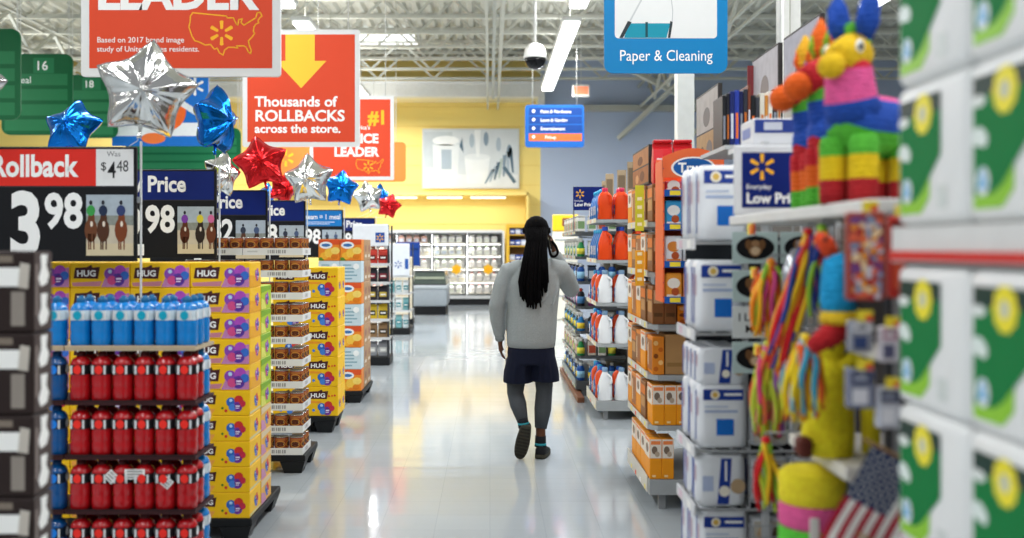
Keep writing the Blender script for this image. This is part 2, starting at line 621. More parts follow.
# what stands in the coolers
JUGC = ['#f3f1ea', '#eeeae0', '#e9ead8', '#f6f3ee', '#dfe6ea', '#f0dcc8', '#e8b9a6', '#eae0a8']
def pack_shape(wd, dp, h, body, cap, lab):
    r = empty('milk_carton')
    b = MB()
    if cap:
        hw = wd / 2
        def sq(z, s):
            return [(-hw * s, -dp / 2 * s, z), (hw * s, -dp / 2 * s, z), (hw * s, dp / 2 * s, z), (-hw * s, dp / 2 * s, z)]
        b.loft([sq(0, .96), sq(h * .06, 1), sq(h * .66, 1), sq(h * .85, .5), sq(h * .9, .34)], M(body, .45), True, False)
        b.lathe([(wd * .17, h * .88), (wd * .17, h)], 0, 0, M(cap, .4), 10)
    else:
        b.rbox(-wd / 2, -dp / 2, 0, wd / 2, dp / 2, h, M(body, .5), .008, 1)
    b.rect(front(-wd / 2, -dp / 2, 0), wd * .12, h * .16, wd * .88, h * .5, M(lab, .5), .001)
    b.rect(front(-wd / 2, -dp / 2, 0), wd * .22, h * .25, wd * .78, h * .33, M('#ffffff', .5), .0015)
    return b
kinds = []
for j in range(8):
    cap = [None, '#c9302c', '#2d5fb0', '#7cc04a'][j % 4]
    kinds.append(pack_shape(.15 if cap else .2, .14, .25 if cap else .2, JUGC[j], cap, ['#e8dcb0', '#f2ece0', '#c8d8e4', '#e4ead0', '#d8643c', '#efe3c2', '#c7d6e6', '#f0c890'][j]).mesh('milk_carton'))
rnd = random.Random(3)
for o in [o for o in bpy.data.objects if o.name.startswith('milk_carton')]:
    bpy.data.objects.remove(o)
for k in range(nd):
    for si, z in enumerate(SHZ):
        x, n = cx0 + k * dw + .12, 0
        kk = rnd.choice([0, 1, 2, 3, 3, 1] if k >= 2 else [4, 5, 6, 7, 0, 1])
        if k == 0 and z > 1.6 or (k == 1 and z > 1.6):
            kk = 6
        while x < cx0 + (k + 1) * dw - .1:
            n += 1
            o = bpy.data.objects.new('milk_carton', kinds[kk])
            COL.objects.link(o)
            o.location = (x, cy0 + .2, z + .002)
            tag(o, 'small dairy carton on the %s shelf, %s behind glass door %s of the cooler' % (nth(len(SHZ) - si, len(SHZ)), ORD[n] + ' along', ['one', 'two', 'three', 'four'][k]), 'carton', 'dairy cartons in the lit cooler')
            x += .2 if kinds[kk] not in (kinds[0], kinds[4]) else .225
# lamps above the coolers that wash the yellow wall
for k, x in enumerate((-2.5, -1.25, -.05)):
    r = thing('wall_wash_lamp', 'short white strip lamp under the yellow ledge, %s along above the coolers' % ORD[k + 1], 'lamp', (x, 27.5, 2.93), group='lamps under the yellow ledge')
    b = MB(); b.rbox(-.5, -.08, .0, .5, .08, .05, M('#eceadf', .5), .01, 1); b.build('housing', r)
    b = MB(); b.box(-.48, -.085, -.03, .48, .06, 0, M('#fff6dc', .5, emit=2.0, var=0)); b.build('diffuser', r)
    ld = bpy.data.lights.new('wall_wash', 'AREA'); ld.shape = 'RECTANGLE'; ld.size, ld.size_y = .95, .12; ld.energy = 3; ld.color = (1, .95, .8)
    lo = bpy.data.objects.new('wall_wash', ld); COL.objects.link(lo); lo.parent = r; lo.location = (0, 0, -.05)
b = MB(); b.box(-8, 27.3, 2.98, 1.05, YB, 3.06, WALLY); b.box(1.0, 27.3, 2.02, 1.06, YB, 3.06, WALLY); struct(b, 'trim_2')

# picture of a milk glass on the wall
pic = thing('wall_picture', 'large pale picture of milk being poured high on the yellow wall', 'picture', (-.54, YB - .03, 3.2))
b = MB(); b.box(-1.36, -.05, 0, 1.36, .03, 1.68, M('#cfd3d3', .5)); b.build('board', pic)
b = MB(); fr = front(-1.32, -.051, .04)
cs = ['#c4cbcd', '#d5dadb', '#e6e9e8', '#aebbc4', '#8698a6', '#59707f', '#eff1ef', '#b9c6bf']
pm = [M(c, .5, var=.1, scale=3) for c in cs]
b.rect(fr, 0, 0, 2.64, 1.6, pm[1], .001)
b.rect(fr, 0, .55, .8, 1.55, pm[0], .002); b.rect(fr, .0, 0, 2.64, .35, pm[2], .002)
b.poly(fr, [(.3, .35), (.95, .35), (1.0, 1.2), (.25, 1.2)], pm[2], .003)
b.rect(fr, .5, .5, .78, 1.05, pm[3], .004); b.disc(fr, .62, 1.3, .38, pm[6], .003, .14)
b.poly(fr, [(1.22, .1), (1.78, .1), (1.86, .85), (1.14, .85)], pm[6], .003)
b.disc(fr, 1.5, .85, .36, pm[2], .004, .09)
b.poly(fr, [(1.42, 1.6), (1.6, 1.6), (1.56, .85), (1.48, .85)], pm[6], .005)
b.poly(fr, [(1.0, 1.15), (1.12, .95), (1.08, 1.4)], pm[5], .004)
for k in range(7):
    x = 1.7 + .13 * k
    b.poly(fr, [(x, .1 + .05 * k), (x + .05, .1 + .05 * k), (x + .3 - .05 * k, .5 + .1 * k), (x + .2 - .05 * k, .5 + .1 * k)], pm[(4, 3, 5, 7)[k % 4]], .004)
b.poly(fr, [(2.2, .55), (2.3, .58), (2.6, .15), (2.52, .1)], pm[5], .005)
for k, (x, z) in enumerate(((1.35, 1.3), (1.75, 1.35), (2.1, 1.2), (2.4, 1.0))):
    b.disc(fr, x, z, .07, pm[(3, 4)[k % 2]], .004, .2)
b.build('print', pic)

# chest freezer in front of the coolers
bf = thing('chest_freezer', 'grey chest freezer with a dark glass top in front of the coolers', 'freezer', (-1.38, 23.6, 0))
b = MB(); b.rbox(-.39, -.8, .2, .39, .8, .66, M('#8f979c', .4), .03); b.build('body', bf)
b = MB(); b.rbox(-.41, -.82, .60, .41, .82, .69, M('#aab0b3', .4), .02); b.build('bumper', bf)
b = MB(); b.box(-.36, -.76, 0, .36, .76, .2, M('#131416', .5)); b.build('base', bf)
b = MB(); b.loft([[(-.38, -.79, .69), (.38, -.79, .69), (.38, .79, .69), (-.38, .79, .69)], [(-.34, -.74, 1.0), (.34, -.74, 1.0), (.34, .74, 1.0), (-.34, .74, 1.0)]], M('#4d574f', .15), True, False); b.build('lid', bf)
b = MB()
b.bar((-.34, -.75, 1.0), (.34, -.75, 1.0), .03, M('#26282a', .4)); b.bar((-.38, -.8, .7), (.38, -.8, .7), .03, M('#26282a', .4))
b.bar((-.33, -.77, .85), (.33, -.77, .85), .05, M('#98a08c', .4))
b.build('rim', bf)

# yellow framed shelf bay at the end of the coolers
yb = thing('yellow_shelf_bay', 'yellow framed shelf bay at the end of the dairy cooler', 'shelf', (.72, 27.0, 0))
YF = M('#e0b13a', .5)
b = MB(); b.box(-.28, -.25, 0, -.2, .3, 2.18, YF); b.box(.5, -.25, 0, .58, .3, 2.18, YF); b.box(-.2, -.25, 2.08, .5, .3, 2.18, YF); b.box(-.2, .25, 0, .5, .3, 2.08, M('#8a6a38', .6)); b.build('frame', yb)
for z in (.4, .8, 1.2, 1.6, 1.9):
    b = MB(); b.box(-.2, -.22, z - .03, .5, .25, z, YF); b.build('shelf', yb)
for i, z in enumerate((.4, .8, 1.2, 1.6, 1.9)):
    for k in range(4):
        b = MB(); b.rbox(-.07, -.06, 0, .07, .06, .15, M(['#2b4a9a', '#3f63b5', '#c5d0e6'][(i + k) % 3], .5), .012, 1); b.rect(front(-.07, -.06, 0), .02, .05, .12, .1, M('#e8e8ee', .5))
        o = b.build('snack_box', None, (.60 + .155 * k, 26.9, z + .002))
        tag(o, 'blue snack box on the %s shelf of the yellow bay, %s along' % (nth(5 - i, 5), ORD[k + 1]), 'box', 'blue boxes in the yellow bay')
# yellow display beyond the person
yd = thing('yellow_display', 'yellow cardboard display with a dark badge far down the aisle', 'display', (1.62, 21.5, 0))
b = MB(); b.rbox(-.26, -.2, 0, .26, .2, 1.9, M('#ece6d6', .6), .02, 1)
for z in (.5, .9, 1.3, 1.7):
    b.box(-.24, -.215, z, .24, -.2, z + .03, M('#9aa0a4', .5))
b.build('stand', yd)
b = MB(); b.rbox(-.28, -.22, 1.9, .28, -.1, 2.25, M('#f3c628', .5), .02, 1); fr = front(-.28, -.221, 1.9); b.rrect(fr, .2, .1, .46, .28, .03, M('#7c4434', .5)); b.build('header', yd)
# ================================================================== left side of the aisle
# ---- black plastic pallets the displays stand on
def pallet(x0, x1, y0, y1, h, label):
    cx, cy = (x0 + x1) / 2, (y0 + y1) / 2
    r = thing('plastic_pallet', label, 'pallet', (cx, cy, 0), group='black pallets under the displays')
    wx, wy = (x1 - x0) / 2, (y1 - y0) / 2
    b = MB(); b.rbox(-wx, -wy, h - .045, wx, wy, h - .001, M('#17191b', .5), .006, 1); b.build('deck', r)
    for fx in (-wx + .09, 0, wx - .09):
        for fy in (-wy + .08, wy - .08):
            b = MB()
            b.loft([[(fx + sx * .06, fy + sy * .055, .001) for sx, sy in ((-1, -1), (1, -1), (1, 1), (-1, 1))], [(fx + sx * .085, fy + sy * .075, h - .046) for sx, sy in ((-1, -1), (1, -1), (1, 1), (-1, 1))]], M('#1b1d1f', .5), True, False)
            b.build('foot', r)
    return r

# ---- far left: dark cartons printed with white shapes
BRN = M('#2a1f1d', .55)
BRN2 = M('#4b403d', .55)
def cola_make():
    r = empty('bottle_carton')
    w_, d_, h_ = .30, .125, .238
    b = MB(); b.rbox(-w_ / 2, 0, 0, w_ / 2, d_, h_, BRN, .006, 1)
    fr = front(-w_ / 2, 0, 0)
    b.rect(fr, .05, .135, .28, .19, PAPER); b.rect(fr, .235, .02, .275, .12, M('#8d857c', .5)); b.disc(fr, .15, .06, .045, M('#4a4038', .5), .001); b.rect(fr, .02, .02, .12, .10, M('#6b5e4c', .5)); b.poly(fr, [(.255, .132), (.285, .128), (.29, .2), (.262, .205)], M('#bdb6ab', .5), .0012); b.rect(fr, .14, .205, .24, .225, M('#7d7266', .5))
    for q in (.13, .15, .17, .19):
        b.rect(fr, q, .03, q + .008, .11, M('#22191a', .5))
    fs = aisleL(w_ / 2, 0, 0)
    b.rect(fs, .004, .004, d_ - .004, h_ - .004, BRN2)
    for q in (.012, .128):
        b.poly(fs, [(.03, q + .03), (.045, q + .005), (.085, q + .012), (.10, q + .04), (.082, q + .065), (.09, q + .1), (.045, q + .1), (.048, q + .06)], PAPER, .0012)
    b.rect(fs, .012, .05, .026, .2, M('#8a7e78', .5), .0012)
    b.build('carton', r)
    b = MB(); b.rbox(-.05, .06, h_ - .0005, .05, .11, h_ + .001, M('#2a201e', .5), .0004, 1); b.build('handle_slot', r)
    return r
ck = Kind(cola_make)
for k in range(6):
    ck.put((-1.33 - .15, 2.9, .11 + k * .24), 'dark brown bottle carton with white shapes, %s of the nearest stack' % (['lowest', 'second from the bottom', 'third from the bottom', 'fourth from the bottom', 'fifth from the bottom', 'topmost'][k]), 'carton', 'dark cartons in the nearest stack')
pallet(-1.95, -1.30, 2.86, 3.4, .109, 'black pallet under the dark brown bottle cartons')

# ---- sports drinks: bottles on trays
def sport_make(liq, capc, label, accent):
    def mk():
        r = empty('drink_bottle')
        b = MB()
        def sec(z, q, n=16):
            pts = []
            for j in range(n):
                t = 2 * pi * j / n
                k = 1.0 / (abs(cos(t)) ** 4 + abs(sin(t)) ** 4) ** .25
                f = 1 + (k - 1) * .55
                pts.append((q * f * cos(t), q * f * sin(t), z))
            return pts
        b.loft([sec(z, q) for z, q in ((0, .037), (.008, .0415), (.05, .042), (.06, .0395), (.07, .042), (.098, .042), (.108, .040), (.112, .041), (.155, .041), (.165, .039), (.178, .031), (.186, .018), (.19, .0155))], M(liq, .18, spec=.6, var=.12, scale=30), True)
        b.build('bottle', r)
        b = MB()
        b.loft([sec(z, q) for z, q in ((.112, .0417), (.154, .0417))], M(label, .4), False)
        fr = front(0, -.0428, .133)
        b.disc(fr, 0, 0, .0175, M(accent, .4), .001, .0195)
        b.rect(fr, -.030, -.018, -.021, .018, M('#d9dadb', .4), .0008); b.rect(fr, .021, -.018, .030, .018, M('#d9dadb', .4), .0008)
        fs = aisleL(.0428, 0, .133)
        b.disc(fs, 0, 0, .0175, M('#dfe3e6', .4), .001, .0195)
        b.build('wrap_label', r)
        b = MB(); b.lathe([(.0175, .184), (.019, .188), (.019, .204), (.011, .208), (.009, .215)], 0, 0, M(capc, .4), 14); b.build('cap', r)
        return r
    return mk
redk = Kind(sport_make('#b01119', '#4a1214', '#1c1a1e', '#f0332a'))  # cap colour darkened to hold the shade under the trays
bluek = Kind(sport_make('#0a7cc8', '#12608e', '#cfdde3', '#14a0bc'))
dbluek = Kind(sport_make('#0a4f8c', '#0c3d6c', '#15202f', '#1a7fe0'))
GX, GY, P_ = -1.245, 4.2, .0905
for t in range(5):
    z = .218 + .23 * t
    blue = t == 4
    tn = ['bottom', 'fourth', 'third', 'second', 'top'][t]
    for c in range(8):
        x = GX - .0452 - c * P_ - (.012 if c > 5 else 0)
        kd = bluek if blue else (redk if c < 6 else dbluek)
        col = 'bright blue' if blue else ('red' if c < 6 else 'deep blue')
        kd.put((x, GY + .0455, z), '%s sports drink bottle on the %s tray, %s from the aisle corner' % (col, tn, ['first', 'second', 'third', 'fourth', 'fifth', 'sixth', 'seventh', 'eighth'][c]), 'bottle', 'sports drink bottles on stacked trays')
    for q in (1, 2):
        kd = bluek if blue or q == 2 else redk
        if q == 1:
            for c in range(1, 6):
                (bluek if blue else redk).put((GX - .0452 - c * P_, GY + .0455 + P_, z), '%s sports drink bottle in the second row of the %s tray, %s from the aisle' % ('blue' if blue else 'red', tn, ORD[c + 1]), 'bottle', 'sports drink bottles on stacked trays')
        kd.put((GX - .0452, GY + .0455 + q * P_, z), '%s sports bottle on the aisle side of the %s tray, %s behind the corner' % ('blue' if blue or q == 2 else 'red', tn, ['', 'first', 'second'][q]), 'bottle', 'sports drink bottles on stacked trays')
    for m in range(2):      # two trays side by side on each tier
        x1 = GX + .003 - m * .556
        x0 = x1 - (.55 if m == 0 else .19)
        r = thing('drink_tray', 'thin cardboard tray of the %s drink tier, %s' % (tn, ['next to the aisle', 'behind the dark cartons'][m]), 'tray', ((x0 + x1) / 2, GY, z - .0155), group='trays under the sports drinks')
        hw = (x1 - x0) / 2
        b = MB(); b.box(-hw, -.004, 0, hw, .28, .014, M('#b9a88c' if blue else '#3a1c1e', .6)); b.build('base', r)
        b = MB(); b.box(-hw, -.006, .014, hw, -.0035, .022, M('#c8b393' if blue else '#30181a', .6)); b.build('lip', r)
# shipping labels stuck on the second-lowest tier
for nm, x, z, ww, hh, ro in (('rectangular', -1.50, .60, .085, .042, 0), ('tilted square', -1.60, .59, .045, .045, 45), ('tilted small', -1.365, .565, .042, .042, 40)):
    b = MB(); fr = front(0, 0, 0); b.box(-ww / 2, 0, -hh / 2, ww / 2, .001, hh / 2, PAPER)
    for q in (-.3, 0, .3):
        b.rect(fr, -ww * .38, q * hh - .003, ww * .38, q * hh + .003, M('#8c8c8c', .5), .0012)
    o = b.build('shipping_label', None, (x, GY + .0035, z), (0, R(ro), 0)); tag(o, 'white %s shipping label stuck on the red drink bottles' % nm, 'label', 'shipping labels on the red drinks')
pallet(-2.05, -1.24, 4.19, 4.62, .2, 'black pallet under the red and blue sports drinks')

# ---- fruit drink cartons
def fruits(b, fr, x, y, s, kind, e=.001):
    cs = {'purple': ['#8e4bb0', '#b04fb8', '#5d3fa0', '#d44f86', '#3d6fc8'], 'berry': ['#2f6cc4', '#d2392f', '#7b3fa6', '#4a86d8', '#c9344a']}[kind]
    ps = ((-.5, .1, .52), (.35, .35, .5), (.2, -.4, .55), (-.35, -.45, .4), (.75, -.05, .38))
    for (dx, dy, r), c in zip(ps, cs):
        b.disc(fr, x + dx * s, y + dy * s, r * s, M(c, .45, var=.15, scale=60), e, r * s * 1.0, 12)
        e += .0003
    b.disc(fr, x - .5 * s, y + .3 * s, .18 * s, M('#bcd8f2', .4), e + .0003, None, 8)
    b.disc(fr, x + .25 * s, y - .35 * s, .36 * s, M('#6a2f8e', .45), e + .0003, None, 12)
    b.rect(fr, x + .02 * s, y - .4 * s, x + .48 * s, y - .24 * s, M('#e9dcf0', .4), e + .0008)
    b.rect(fr, x + .02 * s, y - .6 * s, x + .4 * s, y - .5 * s, M('#e9dcf0', .4), e + .0008)
def logo(b, fr, x, y, w_, h_, e=.001):
    b.poly(fr, [(x, y + .02 * h_), (x + .93 * w_, y - .02 * h_), (x + w_, y + h_), (x + .72 * w_, y + h_ * .94), (x + .68 * w_, y + 1.18 * h_), (x + .5 * w_, y + .97 * h_), (x + .06 * w_, y + .92 * h_)], M('#4a2426', .5), e)
    b.text(fr, 'HUG', x + .12 * w_, y + .2 * h_, h_ * .72, TYPEW, .035, 'LEFT', e + .0005, sx=w_ / h_ * .47)
YBOX = M('#f6c41c', .5, var=.04)
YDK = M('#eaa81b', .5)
def hug_make(kind, w_, d_, h_):
    def mk():
        r = empty('drink_carton')
        b = MB()
        body = {'purple': YBOX, 'berry': YBOX, 'tall': YBOX, 'lime': M('#b4cf2f', .5), 'pink': M('#e8b24a', .5)}[kind]
        b.rbox(-w_ / 2, 0, 0, w_ / 2, d_, h_, body, .004, 1)
        fr = front(-w_ / 2, 0, 0)
        fs = aisleL(w_ / 2, 0, 0)
        if kind == 'purple':
            b.poly(fr, [(.52 * w_, .004), (w_ - .004, .004), (w_ - .004, h_ * .8), (.8 * w_, h_ * .7), (.6 * w_, .45 * h_)], M('#c483b4', .5, var=.2, scale=40), .0008)
            b.poly(fr, [(.05 * w_, .06 * h_), (.5 * w_, .06 * h_), (.54 * w_, .26 * h_), (.03 * w_, .2 * h_)], M('#c9838f', .5), .0009)
            fruits(b, fr, .77 * w_, .5 * h_, .46 * h_, 'purple')
            logo(b, fr, .06 * w_, .36 * h_, .44 * w_, .46 * h_)
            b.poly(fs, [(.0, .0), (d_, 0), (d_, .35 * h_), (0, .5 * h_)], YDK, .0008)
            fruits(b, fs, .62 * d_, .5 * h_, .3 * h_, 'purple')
        elif kind == 'berry':
            b.poly(fr, [(.03 * w_, .05 * h_), (.36 * w_, .05 * h_), (.42 * w_, .28 * h_), (.03 * w_, .24 * h_)], M('#f3a94a', .5), .0009)
            fruits(b, fr, .76 * w_, .5 * h_, .36 * h_, 'berry')
            b.disc(fr, .54 * w_, .3 * h_, .05 * h_, M('#4a7a2a', .5), .001); b.disc(fr, .6 * w_, .2 * h_, .06 * h_, M('#d2392f', .5), .001)
            logo(b, fr, .08 * w_, .46 * h_, .36 * w_, .36 * h_)
            fruits(b, fs, .55 * d_, .5 * h_, .3 * h_, 'berry')
            b.rect(fs, .0, .05 * h_, d_, .14 * h_, M('#d9cf9a', .5))
        elif kind == 'tall':
            fruits(b, fr, .62 * w_, .28 * h_, .27 * h_, 'berry')
            logo(b, fr, .08 * w_, .58 * h_, .62 * w_, .27 * h_)
            for q, c in ((.72, '#d2392f'), (.82, '#e36a1d'), (.9, '#d2392f')):
                b.disc(fr, q * w_, (.68 + .1 * (q - .72)) * h_, .035 * h_, M(c, .5), .001)
            b.disc(fr, .25 * w_, .2 * h_, .05 * h_, M('#4a86d8', .5), .001)
            b.poly(fr, [(.05 * w_, .44 * h_), (.45 * w_, .43 * h_), (.5 * w_, .5 * h_), (.05 * w_, .52 * h_)], M('#f3a02a', .5), .0009)
            fruits(b, fs, .5 * d_, .4 * h_, .16 * h_, 'berry')
        else:
            fruits(b, fs, .55 * d_, .45 * h_, .3 * h_, 'purple' if kind == 'lime' else 'berry')
            b.poly(fs, [(0, h_ * .98), (d_, h_ * .98), (d_, .8 * h_), (0, .7 * h_)], M('#7fb02a' if kind == 'lime' else '#d9c7a2', .5), .0008)
            b.poly(fs, [(.0, .02 * h_), (d_ * .5, .02 * h_), (d_ * .3, .4 * h_), (0, .5 * h_)], M('#dfe36a' if kind == 'lime' else '#c98fb0', .5), .0008)
            logo(b, fr, .08 * w_, .46 * h_, .36 * w_, .36 * h_)
        b.build('carton', r)
        b = MB(); b.rect(Fr((-w_ / 2, d_ * .42, h_), (1, 0, 0), (0, 1, 0)), .01, 0, w_ - .01, d_ * .16, M('#d8b24a', .4), .0006); b.build('tape_strip', r)
        return r
    return mk
HW, HD, HH = .316, .25, .1345
kinds_h = {k: Kind(hug_make(k, HW, HD, HH)) for k in ('purple', 'berry', 'lime', 'pink')}
for c in range(4):
    for rr in range(10):
        kd = 'purple' if rr >= 5 else 'berry'
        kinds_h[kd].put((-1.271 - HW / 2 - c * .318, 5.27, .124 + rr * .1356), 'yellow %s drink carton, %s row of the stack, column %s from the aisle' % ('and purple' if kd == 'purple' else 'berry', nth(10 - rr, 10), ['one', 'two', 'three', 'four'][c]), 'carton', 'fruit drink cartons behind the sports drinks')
for rr in range(9):
    kd = 'lime' if rr >= 4 else 'pink'
    kinds_h[kd].put((-1.271 - HW / 2, 5.53, .124 + rr * .1356), '%s drink carton facing the aisle behind the yellow ones, %s in its column' % ('lime green' if kd == 'lime' else 'yellow and mauve', nth(9 - rr, 9)), 'carton', 'fruit drink cartons turned to the aisle')
pallet(-2.56, -1.262, 5.27, 6.0, .123, 'black pallet under the yellow fruit drink cartons nearest the sports drinks')

tallk = Kind(hug_make('tall', .272, .2, .248))
for c in range(2):
    for rr in range(5):
        for q in range(2):
            if c and q:
                continue
            tallk.put((-1.277 - .136 - c * .2745, 8.36 + q * .202, .14 + rr * .25), 'tall yellow drink carton, %s of its column, %s' % (nth(5 - rr, 5), [['next to the aisle', 'at the rear'][q], 'away from the aisle'][c if c else 0] if not c else 'away from the aisle'), 'carton', 'tall fruit drink cartons')
pallet(-1.86, -1.30, 8.34, 8.82, .139, 'black pallet under the tall yellow drink cartons')

# ---- canned beans on white trays
CANB = M('#86381d', .4, var=.12, scale=50)
def can_make():
    r = empty('bean_can')
    b = MB()
    b.lathe([(.046, .004), (.0485, .006), (.0485, .11), (.046, .112)], 0, 0, CANB, 20)
    def curved(a0, pts, mat, e):
        b.add([((.0485 + e) * sin(a0 + x / .0485), -(.0485 + e) * cos(a0 + x / .0485), z) for x, z in pts], [tuple(range(len(pts)))], mat)
    for a0 in (0.0, pi / 2):
        for j in range(6):
            x0 = -.036 + .012 * j
            curved(a0, [(x0, .092), (x0 + .012, .092), (x0 + .012, .106), (x0, .106)], M('#a8642e', .4), .0006)
            curved(a0, [(x0, .01), (x0 + .012, .01), (x0 + .012, .03), (x0, .03)], M('#8a4422', .4), .0006)
        def el(rx, rz, mat, e):
            for j in range(8):
                xa, xb = -rx + 2 * rx * j / 8, -rx + 2 * rx * (j + 1) / 8
                ha, hb = rz * math.sqrt(max(0, 1 - (xa / rx) ** 2)), rz * math.sqrt(max(0, 1 - (xb / rx) ** 2))
                curved(a0, [(xa, .068 - ha), (xb, .068 - hb), (xb, .068 + hb), (xa, .068 + ha)], mat, e)
        el(.037, .025, M('#c08236', .4), .0010)
        el(.031, .017, M('#54281a', .4), .0014)
        curved(a0, [(-.024, .062), (0, .061), (.024, .062), (.024, .074), (0, .075), (-.024, .074)], M('#e6c27e', .4), .0018)
    b.build('can_body', r)
    b = MB(); b.lathe([(.042, .110), (.0475, .111), (.049, .1145), (.0475, .1165), (.044, .1145), (.001, .1145)], 0, 0, M('#b9b9b6', .25, .9), 20); b.build('lid', r)
    return r
cank = Kind(can_make)
CP = .102
TRW, TRD = 4 * CP, 3 * CP
def cantray_make():
    r = empty('can_tray')
    wm = M('#dfe0de', .6, var=.03)
    b = MB(); b.box(-TRW / 2, 0, 0, TRW / 2, TRD, .003, wm); b.build('base', r)
    b = MB(); b.box(-TRW / 2, -.002, 0, TRW / 2, 0, .048, wm)
    fr = front(-TRW / 2, -.002, 0)
    for q in range(9):
        b.rect(fr, .17 + q * .014, .012, .17 + q * .014 + .006 + .003 * (q % 3), .036, M('#9a9b9b', .6))
    b.rect(fr, .03, .02, .1, .03, M('#c3c3c1', .6))
    b.build('front_wall', r)
    b = MB(); b.box(TRW / 2, -.002, 0, TRW / 2 + .002, TRD, .048, wm)
    fs = aisleL(TRW / 2 + .002, 0, 0)
    for q in range(6):
        b.rect(fs, .1 + q * .014, .012, .108 + q * .014, .036, M('#a2a3a3', .6))
    b.build('side_wall', r)
    return r
ctk = Kind(cantray_make)
CX, CY = -1.285, 6.84
for t in range(10):
    z = .131 + .1526 * t
    tn = nth(10 - t, 10)
    for m in range(2):
        xc = CX - TRW / 2 - .004 - m * (TRW + .006)
        ctk.put((xc, CY, z), 'white cardboard tray holding bean cans, %s tier, %s' % (tn, ['next to the aisle', 'away from the aisle'][m]), 'tray', 'white trays of bean cans')
        for c in range(4):
            x = xc + TRW / 2 - CP / 2 - c * CP
            cank.put((x, CY + CP / 2 + .0005, z + .004), 'brown can of beans at the front of the %s tray, %s from the aisle' % (tn, ORD[c + 1 + 4 * m]), 'can', 'bean cans on the white trays')
        if m == 0:
            for q in (1, 2):
                cank.put((xc + TRW / 2 - CP / 2, CY + CP / 2 + q * CP, z + .004), 'brown can of beans on the aisle edge of the %s tray, %s behind the corner' % (tn, ORD[q]), 'can', 'bean cans on the white trays')
pallet(-2.14, -1.27, 6.84, 7.34, .13, 'black pallet under the stacked bean cans')

# ---- orange snack boxes alternating with pale blue cartons
def snack_make():
    r = empty('snack_box')
    w_, d_, h_ = .212, .2, .214
    b = MB(); b.rbox(-w_ / 2, 0, 0, w_ / 2, d_, h_, M('#e8872a', .5, var=.1), .004, 1)
    fr = front(-w_ / 2, 0, 0)
    b.rect(fr, .0, .16, w_, h_ - .002, M('#d9542a', .5), .0006)
    b.disc(fr, .075, .155, .065, M('#eef2f6', .4), .001, .036); b.disc(fr, .075, .155, .045, M('#3f74b4', .5), .0014, .016)
    for x, y, s, c in ((.12, .08, .06, '#f2c14a'), (.06, .05, .045, '#eeb038'), (.17, .1, .045, '#f5d26c'), (.16, .04, .035, '#d97a20'), (.1, .06, .03, '#f9e29a')):
        b.disc(fr, x, y, s, M(c, .5, var=.2, scale=50), .0012 + x * .002, s * .8, 12)
    b.poly(fr, [(.002, .002), (.06, .002), (.03, .035), (.002, .03)], M('#5b8a2a', .5), .002)
    b.build('carton', r)
    b = MB(); b.box(-w_ / 2 + .002, .004, h_ - .0005, w_ / 2 - .002, d_ - .004, h_ + .0005, M('#c96a22', .5)); b.build('flap', r)
    return r
def pale_make():
    r = empty('pale_carton')
    w_, d_, h_ = .212, .2, .214
    b = MB(); b.rbox(-w_ / 2, 0, 0, w_ / 2, d_, h_, M('#c7dbe4', .5), .004, 1)
    fr = front(-w_ / 2, 0, 0)
    for k in range(5):
        b.rect(fr, .03, .03 + .034 * k, .03 + (.09, .14, .11, .15, .08)[k], .044 + .034 * k, M('#7fa8b8', .5))
    b.disc(fr, .16, .16, .03, M('#eef4f6', .5), .001)
    b.build('carton', r)
    b = MB(); b.box(-w_ / 2 + .002, .004, h_ - .0005, w_ / 2 - .002, d_ - .004, h_ + .0005, M('#b5c9d2', .5)); b.build('flap', r)
    return r
def brown_make():
    r = empty('brown_carton')
    w_, d_, h_ = .3, .27, .214
    b = MB(); b.rbox(-w_ / 2, 0, 0, w_ / 2, d_, h_, M('#b08f6c', .65, var=.1), .005, 1)
    fs = aisleL(w_ / 2, 0, 0)
    b.disc(fs, .13, .12, .06, M('#8f5a4a', .5), .001, .04); b.rect(fs, .05, .03, .2, .06, M('#d8cbb8', .5))
    b.build('carton', r)
    b = MB(); b.box(-w_ / 2 + .002, .12, h_ - .0005, w_ / 2 - .002, .15, h_ + .0005, M('#c9b48e', .4)); b.build('tape_strip', r)
    return r
snk, plk, brk = Kind(snack_make), Kind(pale_make), Kind(brown_make)
for c in range(2):
    for rr in range(7):
        o = (rr + c * 0) % 2 == 0
        (snk if o else plk).put((-1.285 - .107 - c * .217, 9.95, .121 + rr * .217), '%s, %s row past the tall yellow cartons, %s' % ('orange snack box' if o else 'pale blue printed carton', nth(7 - rr, 7), ['next to the aisle', 'away from the aisle'][c]), 'box', 'boxes in the orange and pale blue stack')
for q in range(2):
    for rr in range(7):
        brk.put((-1.285 - .15, 10.17 + q * .275, .121 + rr * .217), 'plain brown carton behind the orange snack boxes, %s row, %s one along the aisle' % (nth(7 - rr, 7), ORD[q + 1]), 'carton', 'brown cartons behind the snack boxes')
pallet(-1.76, -1.27, 9.94, 10.8, .12, 'black pallet under the orange snack boxes')

